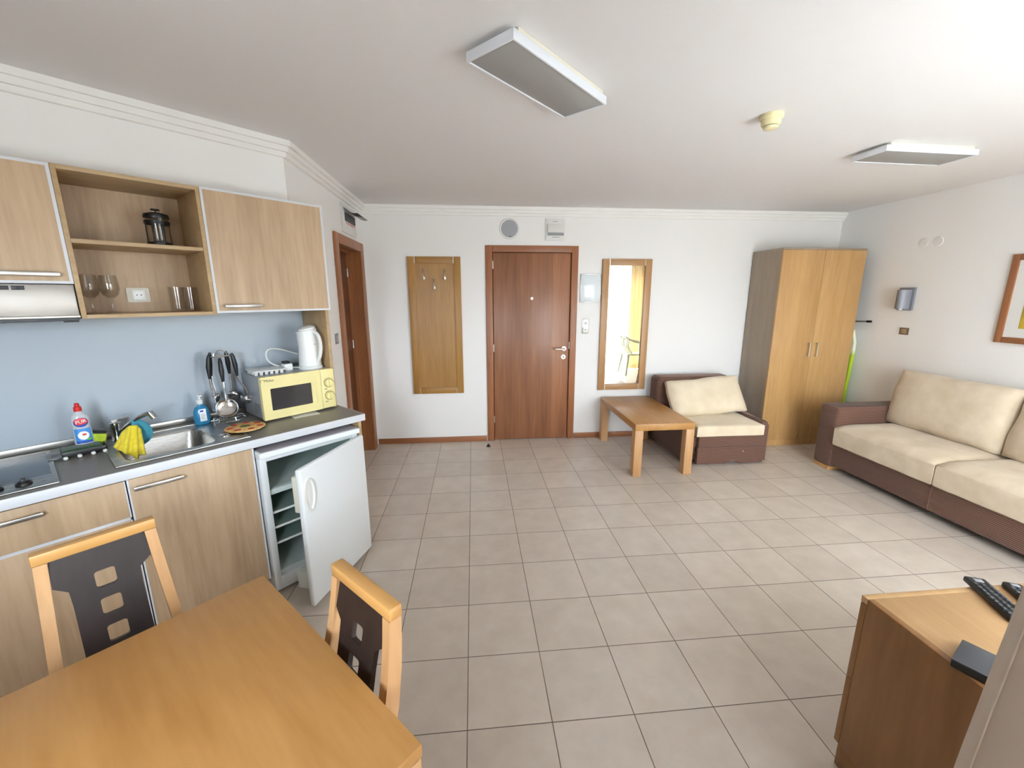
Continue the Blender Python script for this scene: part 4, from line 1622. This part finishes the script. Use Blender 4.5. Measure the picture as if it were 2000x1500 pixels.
hc = (CX0 + CX1) / 2
for a, c in ((CX0 + .001, hc - .002), (hc + .002, CX1 - .001)):
    for z0, z1 in ((.09, .36), (.364, CH1 - .026)):
        d = part('drawer', bx(a, c, CY1 - .02, CY1, z0, z1, .0015), M_tv, t)
        part('handle', bx((a + c) / 2 - .07, (a + c) / 2 + .07, CY1, CY1 + .018, (z0 + z1) / 2 - .006, (z0 + z1) / 2 + .006, .003), M_alu, d)
part('plinth', bx(CX0 + .004, CX1 - .004, CY0 + .02, CY1 - .015, 0, .085, .001), M_tv, t)


def remote(name, label, cx, cy, ang, L, Wd, z, tilt=0.0, n=(3, 9)):
    MM = Matrix.Translation((cx, cy, z)) @ Matrix.Rotation(ang, 4, 'Z') @ Matrix.Rotation(tilt, 4, 'Y')
    t = thing(name, label, 'remote control', (cx, cy, z), group='remote controls on the low cabinet')
    part('body', bx(-L / 2, L / 2, -Wd / 2, Wd / 2, 0, .020, .006, 3, Mx=MM), M_black, t)
    b = BM()
    for i in range(n[0]):
        for j in range(n[1]):
            y = -Wd * .32 + Wd * .64 * i / (n[0] - 1)
            x = -L * .30 + L * .66 * j / (n[1] - 1)
            bx(x - .0055, x + .0055, y - .0045, y + .0045, .019, .0225, .001, bm=b, Mx=MM)
    part('button', b, M_dgrey, t)
    b = bx(-L * .44, -L * .36, -Wd * .2, Wd * .2, .0195, .0212, .0005, Mx=MM)
    part('maker_plate', b, M_grey, t)
    return t


remote('remote_control', 'larger black remote control at the front of the low cabinet', 1.648, 1.004, math.radians(247), .205, .058, CH1 + .001)
remote('remote_control', 'smaller black remote control behind the larger one', 1.745, .985, math.radians(245), .17, .05, CH1 + .001, n=(3, 7))
a = math.radians(-62)
MM = Matrix.Translation((1.322, .778, CH1 + .0005)) @ Matrix.Rotation(a, 4, 'Z')
t = thing('tv_box', 'flat black set-top box on the low cabinet beside the curtain', 'set-top box', (1.322, .778, CH1))
part('casing', bx(-.066, .066, -.058, .058, 0, .022, .004, 3, Mx=MM), M_black, t)
part('lid', bx(-.0655, .0655, -.0575, .0575, .0215, .024, .003, 2, Mx=MM), M_dgrey, t, 'dark grey top face')

# ------------------------------------------------------------------ sofa along the right wall
t = thing('sofa', 'brown ribbed sofa with beige cushions against the right wall', 'sofa', (3.75, 2.5, 0))
SX0, SX1 = 3.365, 4.14
SY0, SY1, SYA = 1.46, 3.62, 3.415     # ends; inner side of the far arm


def rbox(x0, x1, y0, y1, z0, z1, r=.03):
    return bx(x0, x1, y0, y1, z0, z1, r, 4)


part('base', rbox(SX0 + .005, SX1, SY0 + .19, SYA + .015, .058, .285, .012), M_cordm, t)
part('base_seam', tube([(SX0 + .004, 2.555, .062), (SX0 + .004, 2.555, .283)], .004, 8), M_cordm, t)
for y0, y1 in ((SYA, SY1), (SY0, SY0 + .205)):
    a = part('arm', rbox(SX0 - .005, SX1, y0, y1, .03, .622, .028), M_cordm, t)
    part('arm_foot', bx(SX0 + .0, SX0 + .24, y0 + .02, y1 - .02, .0, .032, .004), M_beechx, a, 'light wooden foot block')
for x in (SX0 + .34, SX1 - .08):
    part('leg', cyl((x, 2.555, 0), (x, 2.555, .06), .022), M_black, t)
part('back_frame', rbox(SX1 - .17, SX1, SY0 + .19, SYA + .01, .28, .75, .03), M_cordm, t)
sw = (SYA - SY0 - .205) / 2
for i in range(2):
    yc = SYA - sw * (i + .5)
    b = BM()
    absorb(b, cushion(.68, sw - .004, .215, 16, .74, .10, .004, 3 + i, 6))
    for v in b.verts:     # the front edge rolls down over the base
        k = max(0, min(1, (-.18 - v.co.x) / .16))
        v.co.z -= .028 * k * k
    place(b, (SX0 + .315, yc, .375))
    part('seat_cushion', b, M_sofac, t, ang=80)
for i in range(2):
    yc = SYA + .03 - (sw + .02) * (i + .5)
    b = BM()
    absorb(b, cushion(.50, sw + .01, .26, 16, .40, .12, .009, 11 + i, 3))
    b.transform(Matrix.Translation((3.955, yc, .715)) @ Matrix.Rotation(math.radians(12), 4, 'Y') @ Matrix.Rotation(-PI / 2, 4, 'Y'))
    part('back_cushion', b, M_sofac, t, ang=80)

# ------------------------------------------------------------------ armchair (chair bed) by the back wall
t = thing('armchair', 'low brown ribbed armchair with cream seat between coffee table and wardrobe', 'armchair', (2.46, 4.1, 0))
AX0, AX1, AY0, AY1 = 2.03, 2.885, 3.665, 4.52
for x0, x1 in ((AX0, AX0 + .085), (AX1 - .06, AX1)):
    b = BM()
    pl = [(AY0, .035), (AY0, .385), (AY0 + .03, .412), (AY1 - .2, .43), (AY1 - .02, .43), (AY1 - .02, .035)]
    YZ = Matrix(((0, 0, 1, (x0 + x1) / 2), (1, 0, 0, 0), (0, 1, 0, 0), (0, 0, 0, 1)))
    b = flat([pl], (x1 - x0) - .012, YZ, None, .006)
    part('side_panel', b, M_cordshade if x0 < 2.3 else M_cordm, t)
part('base', rbox(AX0 + .085, AX1 - .06, AY0 + .03, AY1 - .05, .04, .29, .01), M_cordm, t)
# pull-out front with shaped lower edge
pl = [(AX0 + .135, .018), (AX0 + .42, .014), (AX0 + .455, .032), (AX0 + .50, .040), (AX0 + .545, .032), (AX0 + .585, .014), (AX1 - .045, .018), (AX1 - .045, .178), (AX0 + .135, .178)]
b = flat([pl], .03, Matrix.Translation((0, AY0, 0)) @ XZ, None, .006)
part('pull_out_front', b, M_cordm, t)
part('front_rail', rbox(AX0 + .135, AX1 - .045, AY0 - .02, AY0 + .05, .182, .292, .012), M_cordm, t)
part('pull_tab', lathe([(0, 0), (.006, 0), (.006, .002), (0, .003)], (0, 0, 0), 14, Mx=Matrix.Translation((AX0 + .60, AY0 - .022, .135)) @ Matrix.Rotation(PI / 2, 4, 'X')), M_alu, t)
b = BM()
absorb(b, cushion(AX1 - AX0 - .165, .70, .115, 14, .86, .05, .003, 21, 8))
place(b, ((AX0 + AX1) / 2 + .02, AY0 + .32, .348))
part('seat_cushion', b, M_cream, t, ang=80)
part('backrest', rbox(AX0 - .03, AX1 - .03, AY1 - .25, AY1 - .02, .26, .765, .05), M_cordm, t)
for x in (AX0 + .05, AX1 - .05):
    for y in (AY0 + .08, AY1 - .1):
        part('leg', cyl((x, y, 0), (x, y, .042), .02), M_black, t)
b = BM()
absorb(b, cushion(.80, .40, .20, 16, .28, .10, .012, 33, 3))
b.transform(Matrix.Translation((2.455, 4.105, .585)) @ Matrix.Rotation(math.radians(-4), 4, 'Y') @ Matrix.Rotation(math.radians(58), 4, 'X'))
o = solo('pillow', b, M_cream, 'plump cream pillow leaning on the armchair backrest', 'pillow', (2.455, 4.10, .41), ang=80)

# coffee table
t = thing('coffee_table', 'low rectangular beech coffee table in front of the wall mirror', 'table', (1.73, 3.97, 0))
KX0, KX1, KY0, KY1, KH = 1.437, 2.002, 3.455, 4.51, .505
part('tabletop', bx(KX0, KX1, KY0, KY1, KH - .062, KH, .003), M_beech, t)
for x in (KX0, KX1 - .08):
    for y in (KY0, KY1 - .08):
        part('leg', bx(x + .001, x + .079, y + .001, y + .079, 0, KH - .0625, .003), M_beechz, t)

# wardrobe
t = thing('wardrobe', 'tall beech wardrobe with two doors in the far right corner', 'wardrobe', (3.58, 4.33, 0))
WX0, WX1, WY0, WY1, WH = 3.130, 4.045, 4.09, 4.56, 2.112
part('side_panel', bx(WX0, WX0 + .02, WY0 + .021, WY1, 0, WH - .02, .001), M_wardshade, t)
part('side_panel', bx(WX1 - .02, WX1, WY0 + .021, WY1, 0, WH - .02, .001), M_wardshade, t)
part('top_panel', bx(WX0, WX1, WY0 + .003, WY1, WH - .02, WH, .001), M_wardshade, t)
part('back_panel', bx(WX0 + .02, WX1 - .02, WY1 - .01, WY1, .06, WH - .02), M_wardshade, t)
part('plinth', bx(WX0 + .02, WX1 - .02, WY0 + .008, WY0 + .025, 0, .068, .001), M_ward, t)
wc = (WX0 + WX1) / 2
for a, c, hx in ((WX0 + .001, wc - .0015, wc - .045), (wc + .0015, WX1 - .001, wc + .045)):
    d = part('door', bx(a, c, WY0, WY0 + .02, .070, WH - .022, .0015), M_ward, t)
    b = tube([(hx, WY0 - .03, 1.0), (hx, WY0 - .03, 1.15)], .005, 10)
    for z in (1.01, 1.14):
        cyl((hx, WY0 - .03, z), (hx, WY0, z), .0065, bm=b)
    part('handle', b, M_satin, d)

# ironing board behind the wardrobe
t = thing('ironing_board', 'folded ironing board with lime green cover between wardrobe and right wall', 'ironing board', (4.10, 4.25, 0))
ol = [(4.145, .22), (4.135, .62), (4.115, 1.02), (4.118, 1.14), (4.16, 1.27), (4.25, 1.33), (4.34, 1.27), (4.42, 1.1), (4.42, .22)]
YZ = Matrix(((0, 0, 1, 4.108), (1, 0, 0, 0), (0, 1, 0, 0), (0, 0, 0, 1)))
m = mat('lime_green_cover', (176, 204, 44), .8)
tcn = nd(m, 'ShaderNodeTexCoord')
spn = nd(m, 'ShaderNodeSeparateXYZ')
lk(m, tcn.outputs['Object'], spn.inputs[0])
r = ramp(m, spn.outputs[2], [(.0, (176, 204, 44)), (1.0, (236, 240, 214))])
r.color_ramp.elements[0].position = .98
mpp = nd(m, 'ShaderNodeMapRange')
mpp.inputs[1].default_value = 1.0
mpp.inputs[2].default_value = 1.06
lk(m, spn.outputs[2], mpp.inputs[0])
lk(m, mpp.outputs[0], r.inputs[0])
r.color_ramp.elements[0].position = .0
lk(m, r.outputs[0], bsdf(m).inputs['Base Color'])
part('board', flat([ol], .026, YZ, None, .004), m, t)
b = tube([(4.125, 4.24, 0.0), (4.125, 4.24, 1.30), (4.123, 4.18, 1.365), (4.118, 4.0, 1.372)], .008, 8)
tube([(4.085, 4.36, 0.0), (4.085, 4.36, 1.1)], .008, 8, bm=b)
part('leg_frame', b, M_satin, t)
part('foot_cap', tube([(4.119, 4.03, 1.371), (4.117, 3.985, 1.373)], .012, 10), M_black, t)

# ------------------------------------------------------------------ things on the back wall
t = thing('coat_panel', 'wooden wall panel with three coat hooks left of the entrance door', 'coat rack', (-.397, YB, .58))
PX0, PX1, PZ0, PZ1 = -.672, -.122, .580, 2.043
YF = YB - .032
part('frame_stile', bx(PX0, PX0 + .072, YF, YB - .001, PZ0, PZ1, .001), M_coat, t)
part('frame_stile', bx(PX1 - .072, PX1, YF, YB - .001, PZ0, PZ1, .001), M_coat, t)
M_coatx = wood('coat_rail_wood', (150, 106, 48), (172, 128, 66), 'X', .4, .8, 12)
part('frame_rail', bx(PX0 + .078, PX1 - .078, YF, YB - .001, PZ0, PZ0 + .066, .001), M_coatx, t)
part('frame_rail', bx(PX0 + .078, PX1 - .078, YF, YB - .001, PZ1 - .066, PZ1, .001), M_coatx, t)
part('back_board', bx(PX0 + .07, PX1 - .07, YB - .018, YB - .002, PZ0 + .064, PZ1 - .064), M_coat, t)
b = BM()
for x in (PX0 + .072, PX1 - .078):
    for z in (PZ0, PZ1 - .066):
        bx(x, x + .006, YF - .001, YB - .002, z, z + .066, bm=b)
part('metal_inlay', b, M_alu, t)
for hx, hz in ((-.508, 1.862), (-.403, 1.764), (-.291, 1.862)):
    b = tube([(hx, YB - .02, hz - .035), (hx, YB - .055, hz - .05), (hx, YB - .062, hz - .02), (hx, YB - .045, hz + .02), (hx, YB - .065, hz + .05)], [.006, .006, .005, .005, .007], 10)
    bx(hx - .012, hx + .012, YB - .024, YB - .016, hz - .05, hz - .02, .003, bm=b)
    part('coat_hook', b, M_satin, t)

t = thing('wall_mirror', 'tall wood framed mirror right of the entrance door', 'mirror', (1.69, YB, .577))
PX0, PX1, PZ0, PZ1 = 1.412, 1.964, .577, 2.03
part('frame_stile', bx(PX0, PX0 + .074, YF, YB - .001, PZ0, PZ1, .001), M_mirf, t)
part('frame_stile', bx(PX1 - .074, PX1, YF, YB - .001, PZ0, PZ1, .001), M_mirf, t)
M_mirx = wood('mirror_rail_wood', (164, 122, 78), (184, 142, 98), 'X', .4, .8, 12)
part('frame_rail', bx(PX0 + .080, PX1 - .080, YF, YB - .001, PZ0, PZ0 + .068, .001), M_mirx, t)
part('frame_rail', bx(PX0 + .080, PX1 - .080, YF, YB - .001, PZ1 - .068, PZ1, .001), M_mirx, t)
part('mirror_glass', bx(PX0 + .07, PX1 - .07, YB - .016, YB - .002, PZ0 + .066, PZ1 - .066), M_mirror, t, smooth=False)
b = BM()
for x in (PX0 + .074, PX1 - .080):
    for z in (PZ0, PZ1 - .068):
        bx(x, x + .006, YF - .001, YB - .002, z, z + .068, bm=b)
part('metal_inlay', b, M_alu, t)

YY = Matrix(((1, 0, 0, 0), (0, 0, 1, 0), (0, -1, 0, 0), (0, 0, 0, 1)))   # lathe axis z -> -y


def yl(prof, c, seg=36):
    b = lathe(prof, (0, 0, 0), seg)
    b.transform(Matrix.Translation(c) @ Matrix.Rotation(PI / 2, 4, 'X'))
    return b


t = thing('wall_speaker', 'round grey grille speaker above the entrance door', 'speaker', (.396, YB, 2.33))
part('rim', yl([(0, 0), (.106, 0), (.106, .008), (.098, .013), (.088, .010), (.086, .004), (0, .004)], (.396, YB - .0005, 2.33), 48), M_whitem, t)
m = mat('speaker_grille', (156, 158, 164), .6)
vo = nd(m, 'ShaderNodeTexVoronoi')
vo.inputs['Scale'].default_value = 160
lk(m, objco(m), vo.inputs['Vector'])
bump(m, vo.outputs['Distance'], .4, .001)
part('grille', yl([(0, .012), (.04, .0115), (.086, .008), (.086, .004)], (.396, YB - .0005, 2.33), 48), m, t)
part('badge', bx(.395, .414, YB - .0145, YB - .011, 2.250, 2.257, .001), M_black, t)

t = thing('wall_box', 'white square wall box with half open flap right of the round speaker', 'wall box', (.88, YB, 2.21))
part('back_plate', bx(.778, .986, YB - .016, YB - .0005, 2.215, 2.435, .004), M_whitem, t)
b = bx(.80, .975, -.012, .0, -.09, .0, .004, Mx=Matrix.Translation((0, YB - .018, 2.378)) @ Matrix.Rotation(-.32, 4, 'X'))
part('flap', b, M_whitem, t)
part('recess', bx(.80, .975, YB - .018, YB - .015, 2.265, 2.292, .001), M_grey, t)
b = bx(.856, .905, YB - .0172, YB - .0155, 2.403, 2.408)
bx(.85, .93, YB - .0172, YB - .0155, 2.246, 2.252, bm=b)
part('printed_mark', b, M_grey, t)

M_gloss = mat('glossy_white_board', (226, 234, 238), .12)
t = thing('notice_board', 'small glossy white framed board between entrance door and mirror', 'board', (1.288, YB, 1.57))
part('board', bx(1.180, 1.396, YB - .012, YB - .001, 1.574, 1.868, .001), M_gloss, t)
b = bx(1.175, 1.401, YB - .015, YB - .0005, 1.569, 1.577, .002)
bx(1.175, 1.401, YB - .015, YB - .0005, 1.865, 1.873, .002, bm=b)
bx(1.175, 1.182, YB - .015, YB - .0005, 1.577, 1.865, .002, bm=b)
bx(1.394, 1.401, YB - .015, YB - .0005, 1.577, 1.865, .002, bm=b)
part('frame', b, M_alu, t)

t = thing('light_switch', 'silver double wall switch below the small white board', 'switch', (1.246, YB, 1.225))
part('plate', bx(1.208, 1.284, YB - .009, YB - .0005, 1.225, 1.388, .004), M_alu, t)
for z in (1.268, 1.345):
    p = part('rocker', bx(1.222, 1.270, YB - .013, YB - .008, z - .026, z + .026, .002), M_white, t)
    part('marking', bx(1.238, 1.256, YB - .0138, YB - .0125, z - .004, z + .004, .001), M_dgrey, p)

# inner-door wall: switch and breaker box
t = thing('light_switch', 'small grey wall switch between kitchen unit and inner door', 'switch', (XL, 3.49, 1.27))
part('plate', bx(XL, XL + .008, 3.45, 3.525, 1.262, 1.347, .003), M_grey, t)
part('rocker', bx(XL + .007, XL + .012, 3.466, 3.509, 1.278, 1.331, .002), M_alu, t)
t = thing('breaker_box', 'breaker box with raised smoked cover above the inner door', 'breaker box', (XL, 4.08, 2.19))
part('plate', bx(XL + .0005, XL + .014, 3.88, 4.31, 2.19, 2.425, .003), M_whitem, t)
part('breaker_window', bx(XL + .013, XL + .020, 3.92, 4.26, 2.265, 2.375, .001), M_white, t)
b = BM()
for i in range(8):
    y = 3.94 + .037 * i
    bx(XL + .019, XL + .032, y, y + .028, 2.285, 2.352, .002, bm=b)
part('breaker', b, M_dgrey, t)
b = BM()
for i in range(6):
    y = 3.955 + .05 * i
    bx(XL + .0195, XL + .0215, y, y + .022 + .01 * (i % 2), 2.268, 2.278, bm=b)
part('red_label', b, M_lred, t)
b = BM()
n = 10
rows = []
for i in range(n + 1):
    v = i / n
    rows.append([b.verts.new((XL + .02 + .115 * v, y, 2.388 - .028 * math.sin(PI * v * .8) - .03 * v)) for y in (3.91, 4.27)])
for p, q in zip(rows, rows[1:]):
    b.faces.new((p[0], p[1], q[1], q[0]))
o = part('cover', b, mat('dark_translucent_cover', (66, 68, 68), .25), t)
s_ = o.modifiers.new('thickness', 'SOLIDIFY')
s_.thickness = .004
b = bx(XL + .0145, XL + .017, 4.285, 4.293, 2.21, 2.218)
part('screw', b, M_dgrey, t)

# ------------------------------------------------------------------ right wall
t = thing('wall_lamp', 'grey wall lamp with curved metal shade on the right wall', 'lamp', (XR, 3.70, 1.50))
part('back_plate', bx(XR - .018, XR - .0005, 3.628, 3.775, 1.498, 1.712, .003), mat('lamp_plate_grey', (136, 140, 150), .4, .3), t)
pl = [(XR - .018, 3.652)] + [(XR - .018 - .085 * math.sin(a), 3.700 - .050 * math.cos(a)) for a in [PI * i / 14 for i in range(15)]] + [(XR - .018, 3.75)]
part('shade', prism(pl, 1.512, 1.690), mat('lamp_shade_grey', (140, 142, 150), .5, .4), t, ang=40)
part('bulb_end', lathe([(0, -.012), (.012, -.010), (.014, 0), (0, 0)], (XR - .065, 3.69, 1.512), 16), M_white, t)

M_brown = mat('brown_switch_plastic', (112, 88, 68), .4)
t = thing('light_switch', 'brown wall switch under the grey wall lamp', 'switch', (XR, 3.668, 1.27))
part('plate', bx(XR - .009, XR - .0005, 3.626, 3.710, 1.266, 1.332, .003), M_brown, t)
part('rocker', bx(XR - .013, XR - .008, 3.640, 3.696, 1.276, 1.322, .002), mat('tan_switch_rocker', (158, 136, 108), .4), t)
for y, l in ((3.648, 'left one of two round white blank caps high on the right wall'), (3.522, 'right one of two round white blank caps high on the right wall')):
    b = lathe([(0, 0), (.042, 0), (.042, .004), (.038, .008), (.02, .011), (0, .012)], (0, 0, 0), 36)
    b.transform(Matrix.Translation((XR - .0005, y, 2.112)) @ Matrix.Rotation(-PI / 2, 4, 'Y'))
    solo('blank_cap', b, M_whitem, l, 'cap', (XR, y, 2.112), group='blank caps on the right wall')

t = thing('framed_picture', 'wood framed abstract yellow green picture above the sofa', 'picture', (XR, 2.5, 1.27))
QY1, QY0, QZ0, QZ1 = 2.945, 2.05, 1.275, 1.945
b = bx(XR - .026, XR - .0005, QY1 - .045, QY1, QZ0, QZ1, .003)
bx(XR - .026, XR - .0005, QY0, QY0 + .045, QZ0, QZ1, .003, bm=b)
bx(XR - .026, XR - .0005, QY0 + .045, QY1 - .045, QZ0, QZ0 + .045, .003, bm=b)
bx(XR - .026, XR - .0005, QY0 + .045, QY1 - .045, QZ1 - .045, QZ1, .003, bm=b)
part('frame', b, M_frame, t)
part('mount', bx(XR - .014, XR - .001, QY0 + .04, QY1 - .04, QZ0 + .04, QZ1 - .04), M_whitem, t)
m = mat('abstract_print', (176, 150, 40), .5)
r = ramp(m, noise_tex(m, objco(m, (1, 2.2, 1)), 4, 4, .6, 1.0), [(.25, (110, 112, 36)), (.45, (158, 140, 44)), (.6, (206, 170, 50)), (.8, (196, 110, 50))])
lk(m, r.outputs[0], bsdf(m).inputs['Base Color'])
part('print', bx(XR - .0165, XR - .0135, QY0 + .13, QY1 - .13, QZ0 + .115, QZ1 - .115), m, t)

# ------------------------------------------------------------------ ceiling fittings


def ceiling_light(cx, cy, rot, label):
    MM = Matrix.Translation((cx, cy, 0)) @ Matrix.Rotation(rot, 4, 'Z')
    t = thing('ceiling_light', label, 'ceiling light', (cx, cy, CH), group='rectangular ceiling lights')
    L, Wd, zb = .655, .228, 2.490
    h, q = L / 2, Wd / 2
    part('base_tray', bx(-h + .03, h - .03, -q + .003, q - .003, CH - .020, CH - .0005, .002, Mx=MM), mat('ivory_lamp_tray', (226, 222, 204), .5), t)
    b = bx(-h, h, -q, -q + .008, zb, CH - .016, .001, Mx=MM)
    bx(-h, h, q - .008, q, zb, CH - .016, .001, bm=b, Mx=MM)
    bx(-h, -h + .008, -q + .008, q - .008, zb, CH - .016, .001, bm=b, Mx=MM)
    bx(h - .008, h, -q + .008, q - .008, zb, CH - .016, .001, bm=b, Mx=MM)
    bx(-h + .008, h - .008, -q + .008, q - .008, CH - .021, CH - .017, bm=b, Mx=MM)
    part('body', b, M_lampbody, t)
    part('diffuser', bx(-h + .008, h - .008, -q + .008, q - .008, zb + .004, zb + .010, .001, Mx=MM), M_diff, t)
    return t


ceiling_light(.308, 1.906, math.radians(44.5), 'nearer of two long white ceiling lights, set diagonally')
ceiling_light(2.805, 2.627, math.radians(2.5), 'farther white ceiling light, near the right wall')
t = thing('smoke_detector', 'round ivory smoke detector on the ceiling between the two lights', 'smoke detector', (1.532, 2.212, CH))
sx_, sy_ = 1.532, 2.212
part('base', lathe([(0, 0), (.054, 0), (.054, -.018), (.050, -.022), (0, -.022)], (sx_, sy_, CH - .0003), 40), M_cream_pl, t)
part('chamber', lathe([(0, -.022), (.047, -.022), (.044, -.046), (.036, -.052), (0, -.052)], (sx_, sy_, CH), 40), M_cream_pl, t)
part('vent_gap', lathe([(.0345, -.050), (.0345, -.056), (0, -.056)], (sx_, sy_, CH), 40), M_dgrey, t)
part('cap', lathe([(0, -.055), (.036, -.055), (.032, -.064), (.022, -.068), (0, -.068)], (sx_, sy_, CH), 40), M_cream_pl, t)

# floor door stop
b = lathe([(0, 0), (.024, 0), (.024, .006), (.012, .012), (.012, .028), (0, .030)], (.138, 4.377, 0), 20)
solo('door_stop', b, M_black, 'tiny black door stop on the floor near the entrance door', 'door stop', (.138, 4.377, 0))
